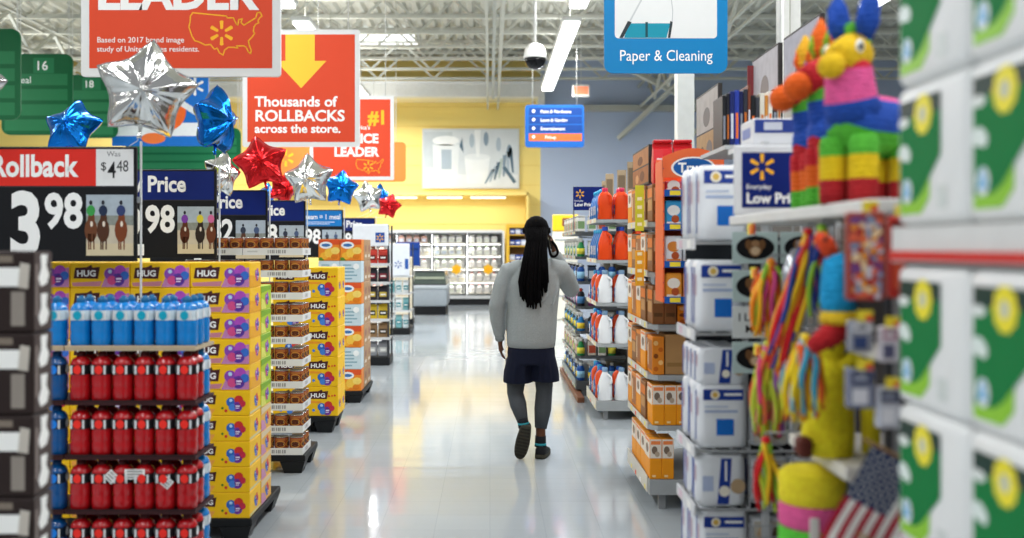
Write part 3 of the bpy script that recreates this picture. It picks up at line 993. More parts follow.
# ---- racks farther down the aisle
def rack(name, label, x1, wd, y0, dp, top, nsh, base=.11):
    r = thing(name, label, 'rack', (x1 - wd / 2, y0, 0))
    for sx in (-1, 1):
        for y in (.02, dp - .02):
            b = MB(); b.box(sx * (wd / 2 - .02) - .012, y - .012, .001, sx * (wd / 2 - .02) + .012, y + .012, top, M('#3a3c3f', .4)); b.build('post', r)
    b = MB(); b.rbox(-wd / 2, 0, .001, wd / 2, dp, base, M('#1c1d1f', .5), .01, 1); b.build('base', r)
    zs = []
    for k in range(nsh):
        z = base + (top - .28 - base) * k / nsh
        zs.append(z)
        if k:
            b = MB(); b.box(-wd / 2, 0, z - .012, wd / 2, dp, z, M('#9a9c9e', .4)); b.box(-wd / 2, -.006, z - .015, wd / 2, 0, z + .02, M('#cfd0cf', .5)); b.build('shelf', r)
    return r, zs
def pouch(wd, dp, h, col, lab):
    b = MB()
    b.loft([[(-wd / 2 * s, -dp / 2 * t, z), (0, -dp / 2 * t * 1.15, z), (wd / 2 * s, -dp / 2 * t, z), (wd / 2 * s, dp / 2 * t, z), (0, dp / 2 * t * 1.15, z), (-wd / 2 * s, dp / 2 * t, z)] for z, s, t in ((0, .92, .8), (h * .08, 1, 1), (h * .5, 1, .95), (h * .85, .97, .55), (h * .93, 1, .12), (h, 1, .1))], M(col, .4), True, False)
    b.rect(front(-wd / 2, -dp / 2 * 1.13, 0), wd * .15, h * .3, wd * .85, h * .62, M(lab, .5), .002)
    b.rect(front(-wd / 2, -dp / 2 * 1.13, 0), wd * .25, h * .4, wd * .75, h * .5, M('#f2f0ea', .5), .003)
    return b
r5, z5 = rack('snack_rack', 'dark rack of assorted snack bags past the orange snack boxes', -1.32, .5, 13.1, .5, 1.85, 6)
b = MB(); b.rbox(-.235, -.02, 1.57, .235, .02, 1.86, M('#e4e7ea', .5), .01, 1); fr = front(-.235, -.021, 1.57); b.rect(fr, .3, .05, .42, .18, M('#1e4d9b', .5)); b.spark(fr, .36, .11, .05, SPARK, .002); b.build('header', r5)
pc = [('#c0392b', '#6b1a1a'), ('#26262c', '#8b2f3a'), ('#2e2b33', '#c9b14a'), ('#d9b92e', '#3a3a2a'), ('#9a7a54', '#4a3a2a'), ('#8a8c90', '#c9c9c4')]
for k, z in enumerate(z5):
    for c in range(3):
        cc = pc[(5 - k + 0) % 6]
        o = pouch(.135, .09, .2, cc[0], cc[1]).build('snack_bag', None, (-1.32 - .09 - .15 * c, 13.19, z + .003)); tag(o, '%s snack bag on the %s shelf of the dark rack, %s from the aisle' % (['grey', 'tan', 'yellow', 'charcoal', 'black', 'red'][k], nth(6 - k, 6), ORD[c + 1]), 'bag', 'snack bags on the dark rack')
    for q in (1, 2):
        o = pouch(.09, .135, .2, pc[(k + q) % 6][0], pc[k][1]).build('snack_bag', None, (-1.32 - .09, 13.20 + .162 * q, z + .003)); tag(o, 'snack bag on the aisle side of the dark rack, %s shelf, %s behind corner' % (nth(6 - k, 6), ORD[q]), 'bag', 'snack bags on the dark rack')
r6, z6 = rack('card_rack', 'white and teal rack with a blue badge far down the aisle', -1.42, .42, 17.7, .9, 1.62, 4)
b = MB(); b.rbox(-.2, -.03, 1.05, .2, .05, 1.62, M('#e2e6ea', .5), .01, 1); fr = front(-.2, -.031, 1.05); b.spark(fr, .2, .2, .07, M('#2b5aa5', .5)); b.rect(fr, .32, .12, .38, .3, M('#2b5aa5', .5)); b.build('header', r6)
for k, z in enumerate(z6[:3]):
    for c in range(3):
        o = pouch(.11, .08, .24, ['#dce8ea', '#7fb4b8', '#e8ecec'][(k + c) % 3], '#2f8d95').build('card_pack', None, (-1.42 - .08 - .13 * c, 17.80, z + .003)); tag(o, 'pale pack on the %s shelf of the white and teal rack, %s from the aisle' % (['bottom', 'second', 'third'][k], ORD[c + 1]), 'pack', 'packs on the white and teal rack')
# cream stack with a blue price flag
for k in range(6):
    b = MB(); b.rbox(-.17, 0, 0, .17, .3, .205, M(['#dcd3bd', '#cfc5ad'][k % 2], .6), .01, 1); b.rect(aisleL(.17, 0, 0), .03, .04, .27, .08, M('#a58c6a', .5)); b.rect(front(-.17, 0, 0), .03, .05, .3, .1, M('#b79d78', .5))
    o = b.build('cream_carton', None, (-1.73, 20.0, .115 + k * .208)); tag(o, 'cream carton in the farthest stack, %s' % (['lowest', 'second from the bottom', 'third from the bottom', 'fourth from the bottom', 'fifth from the bottom', 'topmost'][k]), 'carton', 'cream cartons in the farthest stack')
pallet(-1.93, -1.54, 20.0, 20.4, .114, 'black pallet under the farthest cream cartons')
pf = thing('price_flag', 'dark blue price flag standing over the farthest cream cartons', 'sign', (-1.7, 20.6, 0))
b = MB(); b.rbox(-.25, -.012, 1.17, .25, .012, 1.66, M('#123a86', .5), .005, 1); b.rect(front(-.25, -.013, 1.17), .03, .33, .47, .36, M('#0d2452', .5)); b.build('board', pf)
b = MB(); b.tube([(0, .02, .0), (0, .02, 1.2)], .015, STEEL, 8); b.build('pole', pf)
b = MB(); b.lathe([(.15, 0), (.15, .012), (.02, .02)], 0, .02, SOFTBLACK, 16); b.build('base', pf)
for o in [pf]:
    o.location.z = .001

# ---- price signs over the displays
def horses(b, fr, x, y, w_, h_, jockeys, e=.001):
    b.rect(fr, x, y, x + w_, y + h_, M('#c8bda6', .5, var=.1, scale=30), e)
    b.rect(fr, x, y + .62 * h_, x + w_, y + h_, M('#a9b5bd', .5, var=.15, scale=30), e + .0004)
    b.rect(fr, x, y + .5 * h_, x + w_, y + .66 * h_, M('#8a8f86', .5, var=.3, scale=60), e + .0006)
    b.rect(fr, x, y, x + w_, y + .2 * h_, M('#d2c3a0', .5), e + .0004)
    for q, (dx, coat, silk) in enumerate(jockeys):
        cx = x + dx * w_
        c = M(coat, .5)
        b.disc(fr, cx, y + .42 * h_, .135 * w_, c, e + .001 + q * .0003, .20 * h_, 12)
        b.disc(fr, cx + .01 * w_, y + .6 * h_, .075 * w_, c, e + .0012 + q * .0003, .13 * h_, 10)
        for lx in (-.06, -.02, .05):
            b.rect(fr, cx + lx * w_, y + .1 * h_, cx + (lx + .028) * w_, y + .36 * h_, c, e + .001)
        b.disc(fr, cx, y + .74 * h_, .095 * w_, M(silk, .5), e + .0016 + q * .0003, .09 * h_, 10); b.disc(fr, cx + .015 * w_, y + .52 * h_, .03 * w_, M('#e3d6c4', .5), e + .0018 + q * .0003, .05 * h_, 8)
        b.disc(fr, cx, y + .87 * h_, .035 * w_, M('#2b2b33', .5), e + .002 + q * .0003, .04 * h_, 10)
JK = [[(.1, '#6b3f26', '#3c9a4a'), (.36, '#50301f', '#24304a'), (.74, '#7a3f22', '#33406b')], [(.2, '#5a2e1c', '#7a3fa0'), (.62, '#2b211d', '#d8c83a'), (.92, '#6b3a24', '#d06a9a')], [(.25, '#5a3a2a', '#333a4a'), (.7, '#3b2a24', '#4a5a7a')]]
def price_sign(d, z0, head, headcol, was, big, small, jk, label, xr=-1.8, w_=.95, dz=0.0):
    h_ = .585
    r = thing('price_sign', label, 'sign', (xr - w_ / 2, d, 0.001), group='price signs over the displays')
    b = MB(); b.rbox(-w_ / 2, -.012, z0, w_ / 2, .012, z0 + h_, M('#141518', .45), .004, 1); b.build('board', r)
    fr = front(-w_ / 2, -.0122, z0)
    b = MB()
    hx = w_ - (.205 if was else .015)
    b.rect(fr, .012, .385, hx, .572, headcol, .001)
    b.rect(fr, .012, .377, w_ - .012, .385, M('#2c2d31', .5), .0008)
    if was:
        b.rect(fr, hx, .385, w_ - .014, .572, M('#e4e4e2', .5), .001)
    b.build('header', r)
    b = MB()
    if was:
        b.text(fr, head, hx - .10, .435, .155, TYPEW, .03, 'RIGHT', .002, .82)
        b.build('header_lettering', r); b = MB()
        b.text(fr, 'Was', hx + .055, .535, .038, M('#77777a', .5), .0, 'LEFT', .002)
        b.text(fr, '$', hx + .022, .465, .06, TYPEK, .0, 'LEFT', .002)
        b.text(fr, '4', hx + .058, .425, .12, TYPEK, .005, 'LEFT', .002, .75)
        b.text(fr, '48', hx + .105, .458, .082, TYPEK, .0, 'LEFT', .002, .75)
    elif head == '1 meal':
        b.text(fr, '1 team = 1 meal', w_ - .03, .47, .085, TYPEW, .015, 'RIGHT', .002, .86)
        for k in range(2):
            b.rect(fr, w_ - .45, .43 - .022 * k, w_ - .1 - .06 * k, .438 - .022 * k, M('#d7e6f4', .5), .002)
    else:
        b.text(fr, head, w_ - .20, .44, .145, TYPEW, .03, 'RIGHT', .002, .86)
    b.build('header_lettering', r)
    b = MB()
    b.text(fr, '$', .03, .18, .16, TYPEW, .02, 'LEFT', .002, .8); b.build('price_lettering', r); b = MB()
    b.text(fr, big, w_ - .475, .035, .45, TYPEW, .035, 'RIGHT', .002, .78); b.build('price_lettering', r); b = MB()
    b.text(fr, small, w_ - .272, .175, .245, TYPEW, .03, 'RIGHT', .002, .8)
    b.build('price_lettering', r)
    b = MB(); horses(b, fr, w_ - .255, .03, .24, .31, jk); b.build('horse_picture', r)
    b = MB(); b.tube([(w_ / 2 + .012, .02, 0), (w_ / 2 + .012, .02, z0 + h_ + .03)], .006, M('#b9bcbb', .35), 8); b.build('pole', r)
    b = MB(); b.box(w_ / 2 - .02, -.006, z0 + .3, w_ / 2 + .014, .024, z0 + .33, STEEL); b.build('clip', r)
    b = MB(); b.lathe([(.14, 0), (.14, .01), (.02, .02)], w_ / 2 + .012, .02, SOFTBLACK, 18); b.build('base', r)
    return r
price_sign(5.08, 1.485, 'Rollback', HOTRED, True, '3', '98', JK[0], 'black price sign with a red header and big white 3.98')
price_sign(6.56, 1.485, 'Every Day Low Price', NAVY, False, '2', '98', JK[1], 'black price sign with a navy header and white 2.98 price')
price_sign(8.06, 1.435, 'Every Day Low Price', NAVY, False, '1', '82', JK[2], 'navy topped price sign ending in 82 behind the bean cans')
price_sign(9.72, 1.43, 'Every Day Low Price', NAVY, False, '4', '88', JK[2], 'navy topped price sign ending in 88 before the orange snack boxes')
price_sign(12.2, 1.43, '1 meal', M('#1b78c2', .45), False, '3', '98', JK[2], 'price sign with a light blue header about a meal')
price_sign(15.6, 1.43, 'Every Day Low Price', NAVY, False, '2', '98', JK[1], 'farthest navy topped price sign under the small balloons')

# ---- foil star balloons
def star_r(t, tip=1.0, inn=.60):
    k = ((t - pi / 2) / (2 * pi / 5)) % 1.0
    a = (0.5 - abs(k - 0.5)) * 2 * pi / 5       # angle away from the nearest tip
    g = pi / 5
    r = tip * inn * sin(g) / (tip * sin(a) + inn * sin(g - a))
    rc = math.exp(-(a / .10) ** 2)
    return r * (1 - .07 * rc) + .035 * math.exp(-((g - a) / .16) ** 2)
def star_mesh(mat, seed, Rr=.24):
    b = MB()
    n, m = 80, 12
    rn = random.Random(seed)
    ph = [rn.random() * 6 for _ in range(4)]
    for side in (-1, 1):
        rings = []
        for i in range(m + 1):
            s = i / m
            ring = []
            for j in range(n):
                t = 2 * pi * j / n
                rad = star_r(t)
                k = ((t - pi / 2) / (2 * pi / 5)) % 1.0
                q = abs(k - .5) * 2
                th = .46 * (1 - s ** 2.2) ** .75 * (.86 + .14 * q)
                wr = .018 * sin(t * 20 + ph[0]) * s ** 2 * (1 - s) * 4 + .014 * sin(t * 35 + ph[1]) * s ** 4 * (1 - s) * 7
                ridge = .03 * math.exp(-((1 - q) / .25) ** 2) * s * (1 - s) * -4 + .03 * math.exp(-(q - 1) ** 2 / .02) * s * (1 - s) * 3
                y = side * Rr * max(0.0, (th + wr + ridge))
                ring.append((Rr * rad * s * cos(t), y, Rr * rad * s * sin(t)))
            rings.append(ring)
        rings[0] = [(1e-4 * cos(2 * pi * j / n), side * Rr * .46, 1e-4 * sin(2 * pi * j / n)) for j in range(n)]
        if side > 0:
            rings = [list(reversed(g)) for g in rings]
        b.loft(rings, mat, False, True)
    # flat seam
    b.loft([[(Rr * star_r(2 * pi * j / n) * f * cos(2 * pi * j / n), 0, Rr * star_r(2 * pi * j / n) * f * sin(2 * pi * j / n)) for j in range(n)] for f in (.985, 1.03)], mat, False, True)
    return b.mesh('foil_star')
FOIL = {'silver': M('#e9e9e6', .13, 1.0, var=.02, bump=.18, bscale=22), 'blue': M('#1273cf', .15, .85, var=.05, bump=.18, bscale=22), 'red': M('#d8262b', .16, .8, var=.05, bump=.18, bscale=22)}
STARS = {k: star_mesh(m, i + 2) for i, (k, m) in enumerate(FOIL.items())}
def balloon(px, py, d, col, rot, label, tie, size=1.0):
    c = at(px, py, d)
    tie = (tie[0], tie[1], tie[2] + .003)
    r = thing('star_balloon', label, 'balloon', tie, group='foil star balloons tied to the price signs')
    lc = c - Vector(tie)
    o = bpy.data.objects.new('foil_star', STARS[col])
    COL.objects.link(o)
    o.parent = r
    o.location = lc
    o.rotation_euler = rot
    o.scale = (size, size, size)
    mt = Euler(rot).to_matrix()
    nk = lc + mt @ Vector((0, 0, -.15 * size))
    n2 = lc + mt @ Vector((0, 0, -.20 * size))
    b = MB(); b.tube([nk, n2, n2 + Vector((0, 0, -.012))], [.012, .008, .014], FOIL[col], 8); b.build('neck', r)
    b = MB()
    mid = (n2 * .5) + Vector((.02, -.01, 0))
    b.tube([n2, n2 * .75 + mid * .25, mid, mid * .4, (0, 0, 0)], .0022, M('#e8e8ee', .3), 6)
    b.build('ribbon', r)
    return r
TS = lambda d, x, z=2.071: (x, d, z)
balloon(146, 91, 4.95, 'silver', (R(6), R(9), R(14)), 'large silver star balloon above the red rollback price sign', TS(5.08, -1.84, 2.072), 1.12)
balloon(72, 128, 6.85, 'blue', (R(-22), R(3), R(-8)), 'blue star balloon tipped back behind the red rollback sign', TS(6.56, -2.6, 2.072), .98)
balloon(-27, 84, 4.9, 'silver', (R(5), R(15), R(-10)), 'silver star balloon with only one point in view', TS(5.08, -2.6, 2.072), .85)
balloon(216, 121, 6.28, 'blue', (R(0), R(4), R(76)), 'blue star balloon seen edge on beside the silver one', TS(6.56, -1.83, 2.072), 1.02)
balloon(222, 174, 7.45, 'silver', (R(0), R(10), R(55)), 'silver star balloon seen edge on under the blue one', TS(8.06, -2.2, 2.022), .8)
balloon(261, 163, 7.82, 'red', (R(-8), R(-12), R(12)), 'large red star balloon beside the thousands sign', TS(8.06, -1.85, 2.022), .98)
balloon(284, 188, 10.05, 'red', (R(10), R(20), R(40)), 'small red star balloon half hidden behind the large red one', TS(9.72, -2.3, 2.017), .8)
balloon(268, 193, 10.6, 'blue', (R(0), R(0), R(60)), 'small blue balloon peeking out under the large red star', TS(9.72, -2.1, 2.017), .5)
balloon(309, 180, 9.45, 'silver', (R(0), R(-4), R(-8)), 'silver star balloon above the price sign ending in 88', TS(9.72, -1.84, 2.017), 1.12)
balloon(341, 188, 11.9, 'blue', (R(-6), R(8), R(14)), 'blue star balloon above the light blue price header', TS(12.2, -1.85, 2.017), .98)
balloon(368, 197, 13.2, 'silver', (R(0), R(-10), R(25)), 'silver star balloon right after the blue one', TS(15.6, -2.1, 2.017), .98)
balloon(380, 196, 15.3, 'blue', (R(0), R(0), R(50)), 'small blue star balloon between silver and red ones', TS(15.6, -1.95, 2.017), .9)
balloon(389, 206, 14.9, 'red', (R(-10), R(15), R(-10)), 'small red star balloon farthest down the aisle', TS(15.6, -1.84, 2.017), .88)

# ---- hanging signs
def hang(r, xs, y, z0, z1):
    for x in xs:
        b = MB(); b.tube([(x, y, z0), (x, y, z1)], .006, M('#d6d6d0', .4), 6); b.build('wire', r)
USA = [(.02, .9), (.05, .97), (.30, .93), (.50, .90), (.52, .86), (.60, .86), (.615, .80), (.64, .72), (.66, .70), (.67, .82), (.72, .84), (.70, .76), (.74, .70), (.78, .74), (.84, .80), (.90, .86), (.92, .97), (.96, .98), (.985, .90), (.955, .86), (.93, .80), (.94, .75), (.90, .72), (.875, .66), (.87, .56), (.885, .52), (.85, .44), (.80, .36), (.81, .28), (.84, .16), (.83, .08), (.80, .12), (.77, .22), (.74, .25), (.64, .25), (.66, .20), (.60, .22), (.53, .22), (.48, .16), (.46, .05), (.41, .10), (.38, .20), (.34, .18), (.29, .28), (.22, .27), (.13, .34), (.08, .36), (.04, .46), (.02, .56), (.0, .66), (.015, .78), (.02, .9)]
def red_sign(d, x1, z0, label, kind):
    W = 1.2
    r = thing('hanging_sign', label, 'sign', (x1 - W / 2, d, z0))
    b = MB(); b.rrect(front(-W / 2, 0, 0), 0, 0, W, W, .02, M('#dfe0de', .5, var=.02), .012, .024); b.build('frame', r)
    fr = front(-W / 2, -.0125, 0)
    b = MB(); b.rect(fr, .05, .05, W - .05, W - .05, SIGNRED, .001); b.build('panel', r)
    b = MB()
    if kind == 'leader':
        b.text(fr, 'Rated America\u2019s', .15, 1.0, .1, TYPEW, .02)
        b.text(fr, 'LEADER', .095, .41, .25, TYPEW, .04, 'LEFT', .002, 1.09)
        b.text(fr, 'PRICE', .095, .70, .25, TYPEW, .04, 'LEFT', .002, .98)
        b.text(fr, 'Based on 2017 brand image', .096, .205, .047, TYPEW, .005, 'LEFT', .002, 1.0)
        b.text(fr, 'study of United States residents.', .096, .15, .047, TYPEW, .005, 'LEFT', .002, 1.0)
        ux, uy, us, uh = .65, .115, .446, .277
    elif kind == 'thousands':
        for k, (t, s, q) in enumerate((('Thousands of', .145, .395), ('ROLLBACKS', .158, .245), ('across the store.', .122, .125))):
            b.text(fr, t, .125, q + .02, s, TYPEW, .028, 'LEFT', .002, (1.06, 1.07, 1.06)[k]); k < 2 and (b.build('lettering', r), b.__init__())
    else:
        b.text(fr, '#1', 1.1, .80, .27, SPARK, .04, 'RIGHT', .002, .9)
        b.text(fr, 'Rated America\u2019s', .86, .72, .085, TYPEW, .02, 'RIGHT', .002, .9)
        b.text(fr, 'PRICE', .98, .53, .18, TYPEW, .04, 'RIGHT', .002)
        b.text(fr, 'LEADER', .98, .34, .18, TYPEW, .04, 'RIGHT', .002)
        b.rect(fr, .2, .2, .62, .212, M('#f2a08c', .5)); b.rect(fr, .2, .17, .55, .182, M('#f2a08c', .5))
        ux, uy, us, uh = .66, .08, .4, .22
    b.build('lettering', r)
    if kind == 'thousands':
        b = MB(); b.poly(fr, [(.44, W - .05), (.44, .88), (.34, .88), (.60, .60), (.86, .88), (.74, .88), (.74, W - .05)][::-1], M('#f8c73d', .5, var=.0), .0018); b.build('arrow', r)
    else:
        b = MB(); b.line(fr, [(ux + x * us, uy + y * uh) for x, y in USA], .0075, SPARK); b.spark(fr, ux + .44 * us, uy + .53 * uh, .075, SPARK); b.build('map_outline', r)
    hang(r, (-W / 2 + .12, W / 2 - .12), .006, W, ZD - .005 - z0)
    return r
red_sign(6.0, -1.26, 2.585, 'large red hanging sign with a yellow country outline, nearest', 'leader')
red_sign(10.2, -1.333, 2.585, 'red hanging sign with a yellow arrow about thousands of rollbacks', 'thousands')
red_sign(14.2, -1.37, 2.515, 'red hanging sign behind the thousands sign with yellow number one', 'number')

GREEN = M('#0a5a32', .5, var=.03)
GREENL = M('#237246', .5, var=.03)
def green_sign(x0, x1, y0, y1, d, num, lines, label, numright=False):
    a, c = at(x0, y1, d), at(x1, y0, d)
    W, H = c.x - a.x, c.z - a.z
    r = thing('aisle_sign', label, 'sign', ((a.x + c.x) / 2, d, a.z), group='green aisle signs')
    b = MB(); b.rrect(front(-W / 2, 0, 0), 0, 0, W, H, .13, GREEN, .015, .03); b.build('board', r)
    fr = front(-W / 2, -.0155, 0)
    b = MB()
    for k in range(4):
        b.rect(fr, .05, H * .80 - .24 * (k + 1) * H / 1.28, W - .08, H * .80 - (.24 * k + .06) * H / 1.28, GREENL, .001)
    b.build('stripe_panel', r)
    b = MB()
    if num:
        b.rect(fr, W * (.42 if numright is False else .0) + .03, H * .76, W * .42 + .36, H * .95, M('#1f7347', .5), .001)
        b.text(fr, num, W * .42 + .06, H * .80, .16 * H / 1.0, TYPEW, .01, 'LEFT', .002)
    for k, t in enumerate(lines):
        b.text(fr, t, W * .06, H * (.70 - .17 * k) - .08, .15, TYPEW, .0, 'LEFT', .002)
    b.build('lettering', r)
    hang(r, (-W / 2 + .25, W / 2 - .06, W / 2 - .01), .01, H * .99, ZD - .005 - a.z)
    return r
green_sign(-62, 21, 29, 120, 14.0, '', [], 'tall green aisle sign nearest the edge with blank bands')
green_sign(2, 73, 54, 135, 15.8, '16', ['Cereal'], 'green aisle sign with white number 16')
green_sign(54, 118, 75, 138, 17.8, '18', [], 'green aisle sign with white number 18 behind the silver balloon')
green_sign(126, 241, 128, 171, 19.0, '', [], 'low wide green aisle sign behind the blue balloon')

# blue, white and orange promotion board
a = at(112, 146, 18.0)
pb = thing('promotion_board', 'blue white and orange promotion board behind the silver balloon', 'sign', (a.x, 18.0, a.z))
b = MB(); b.box(0, 0, 0, 1.74, .03, 1.24, M('#1f6fc4', .5)); b.build('board', pb)
fr = front(0, -.0005, 0)
b = MB(); b.rect(fr, 0, .18, 1.74, .42, M('#e6e9ea', .5)); b.disc(fr, 1.0, .62, .34, M('#ef6a2c', .5), .002, None, 24); b.disc(fr, .75, .14, .22, M('#ef7a3c', .5), .002, .1, 20)
b.poly(fr, [(1.2, .75), (1.56, .52), (1.62, .6), (1.26, .84)], M('#e6e9ea', .5), .003); b.rect(fr, .0, .42, .7, 1.24, M('#d7dde2', .5), .0012); b.build('print', pb)
b = MB(); b.spark(fr, 1.5, 1.08, .17, TYPEW, .003); b.build('spark_emblem', pb)
hang(pb, (.1, 1.64), .015, 1.24, ZD - .005 - a.z)
# orange board behind the red signs
a = at(279, 182, 20.0)
ob = thing('orange_board', 'rounded orange board behind the red hanging signs', 'sign', (a.x, 20.0, a.z))
b = MB(); b.rrect(front(0, 0, 0), 0, 0, 2.55, .80, .08, M('#f0803a', .5, var=.03), .015, .03); b.build('board', ob)
b = MB(); b.spark(front(0, -.016, 0), .14, .48, .17, SPARK); b.build('spark_emblem', ob)
hang(ob, (.2, 2.35), .0, .8, ZD - .005 - a.z)
# blue directory
a = at(525, 147.5, 18.0)
dr = thing('directory_sign', 'blue hanging directory sign with an orange bottom line', 'sign', (a.x + .535, 18.0, a.z))
b = MB(); b.rrect(front(-.535, 0, 0), 0, 0, 1.07, .77, .06, M('#1b5fae', .45, var=.02), .015, .03); b.build('board', dr)
fr = front(-.535, -.0155, 0)
for k in range(4):
    b = MB(); q = .60 - .155 * k
    b.rect(fr, .07, q - .02, 1.03, q + .115, M('#ee6a35' if k == 3 else '#123f86', .5), .001); b.build('line_panel', dr)
b = MB()
for k, t in enumerate(('Paint & Hardware', 'Lawn & Garden', 'Entertainment', 'Pickup')):
    q = .62 - .155 * k
    b.disc(fr, .155, q + .035, .035, TYPEW, .002, None, 4)
    b.text(fr, t, .28 if k < 3 else .36, q, .085, TYPEW, .01, 'LEFT', .002, .9)
b.build('lettering', dr)
hang(dr, (-.4, .4), 0, .77, ZD - .005 - a.z)
# exit style little orange sign
a = at(581, 97, 22.0)
ex = thing('exit_sign', 'small pale sign with an orange face under the roof', 'sign', (a.x, 22.0, a.z))
b = MB(); b.rbox(-.19, -.04, 0, .19, .04, .27, M('#e8e4da', .5), .02, 1); b.build('box', ex)
b = MB(); b.rect(front(-.19, -.041, 0), .03, .05, .35, .23, M('#f58a64', .5, emit=.25)); b.build('face', ex)
hang(ex, (0,), 0, .27, ZD - .005 - a.z)
# blue paper and cleaning sign
a = at(604, 73.5, 8.0)
pcz = thing('department_sign', 'blue hanging sign reading Paper and Cleaning over the shelves', 'sign', (a.x + .495, 8.0, a.z))
b = MB(); b.rrect(front(-.495, 0, 0), 0, 0, .99, 1.05, .075, SIGNBLUE, .012, .024); b.build('board', pcz)
fr = front(-.495, -.0125, 0)
b = MB(); b.rrect(fr, .085, .28, .905, .97, .03, M('#dcdddb', .5, var=.02), .001)
b.poly(fr, [(.16, .283), (.5, .283), (.53, .40), (.19, .40)], M('#128aa0', .5), .002); b.poly(fr, [(.12, .283), (.15, .283), (.22, .41), (.19, .42)], M('#2c3438', .5), .0025)
b.poly(fr, [(.51, .283), (.53, .283), (.55, .41), (.53, .42)], M('#2c3438', .5), .0025); b.rect(fr, .33, .29, .35, .41, M('#14454c', .5), .0025)
b.poly(fr, [(.2, .42), (.215, .42), (.42, .8), (.41, .81)], M('#b9bcbc', .5), .002); b.line(fr, [(.545, .41), (.55, .5), (.54, .58), (.56, .7)], .006, M('#a9adad', .5))
b.build('picture_panel', pcz)
b = MB(); b.text(fr, 'Paper & Cleaning', .495, .10, .125, TYPEW, .0, 'CENTER', .002, .86); b.build('lettering', pcz)
hang(pcz, (-.4, .4), 0, 1.05, ZD - .005 - a.z)
# ================================================================== right side of the aisle
BEIGE = M('#b9b6ae', .5)
DARKM = M('#2d2f32', .45)
def spine(y0, y1, label, top=2.02, dx=0.0):
    """the back-to-back shelving the end displays are built against"""
    r = thing('shelf_spine', label, 'shelving', (1.52 + dx, (y0 + y1) / 2, 0))
    h = (y1 - y0) / 2
    b = MB(); b.box(-.19, -h, .12, .19, h, top - .03, M('#6f6c67', .6)); b.build('back_panel', r)
    b = MB(); b.box(-.2, -h - .01, top - .03, .25, h + .01, top, LGREY); b.build('top_board', r)
    b = MB(); b.box(-.19, -h, .001, .19, h, .12, SOFTBLACK); b.build('kick_plate', r)
    for y in (-h - .02, h - .02):
        for x in (-.17, .15):
            b = MB(); b.box(x, y, .001, x + .03, y + .04, top + .0, GREY); b.build('upright', r)
    return r
spine(3.75, 6.9, 'grey shelf spine behind the pet pads and orange boxes', dx=.03)
spine(8.98, 12.6, 'grey shelf spine behind the white and orange jugs', dx=.10)
spine(1.2, 3.55, 'grey shelf spine behind the paper donkeys')

def endcap(name, label, x0, x1, y0, y1, zs, col, lipcol, foot=.18, tk=.03, taper=True):
    r = thing(name, label, 'shelf', ((x0 + x1) / 2, (y0 + y1) / 2, 0))
    hx, hy = (x1 - x0) / 2, (y1 - y0) / 2
    for k, z in enumerate(zs):
        b = MB()
        base = k == len(zs) - 1
        t = .09 if base else tk
        ins = 0 if base or not taper else .05
        outl = [(hx, -hy), (hx, hy), (-hx + ins, hy), (-hx, hy - .06), (-hx, -hy + .06), (-hx + ins, -hy)]
        b.loft([[(x, y, z - t) for x, y in outl], [(x, y, z - .001) for x, y in outl]], col, True, False)
        s = b.build('base_deck' if base else 'shelf', r)
        b = MB(); b.box(-hx - .006, -hy + .06, z - t + .002, -hx - .001, hy - .06, z + .012, lipcol); 
        q = -hy + .1
        j = 0
        while q < hy - .14:
            b.rect(aisleR(-hx - .006, q + .06, z - t), 0, .006, .05, .034, M(['#f2e36b', '#f4f4f2', '#e84a2c'][j % 3], .5)); j += 1; q += .19
        b.build('price_rail', s)
        if not base:
            for y in (-hy + .02, hy - .02):
                b = MB(); b.bar((hx, y, z - t - .03), (-hx * .2, y, z - t - .006), .012, col); b.build('bracket', r)
    b = MB(); b.box(hx - .004, -hy + .01, zs[-1], hx, hy - .01, zs[0] + .1, M('#3d4043', .6)); b.build('back_panel', r)
    for y in (-hy + .05, hy - .05):
        for x in (-hx + .08, hx - .05):
            b = MB(); b.box(x - .02, y - .02, .001, x + .02, y + .02, zs[-1] - .09, GREY); b.build('leg', r)
    return r
SHG = M('#a3a7a8', .4)
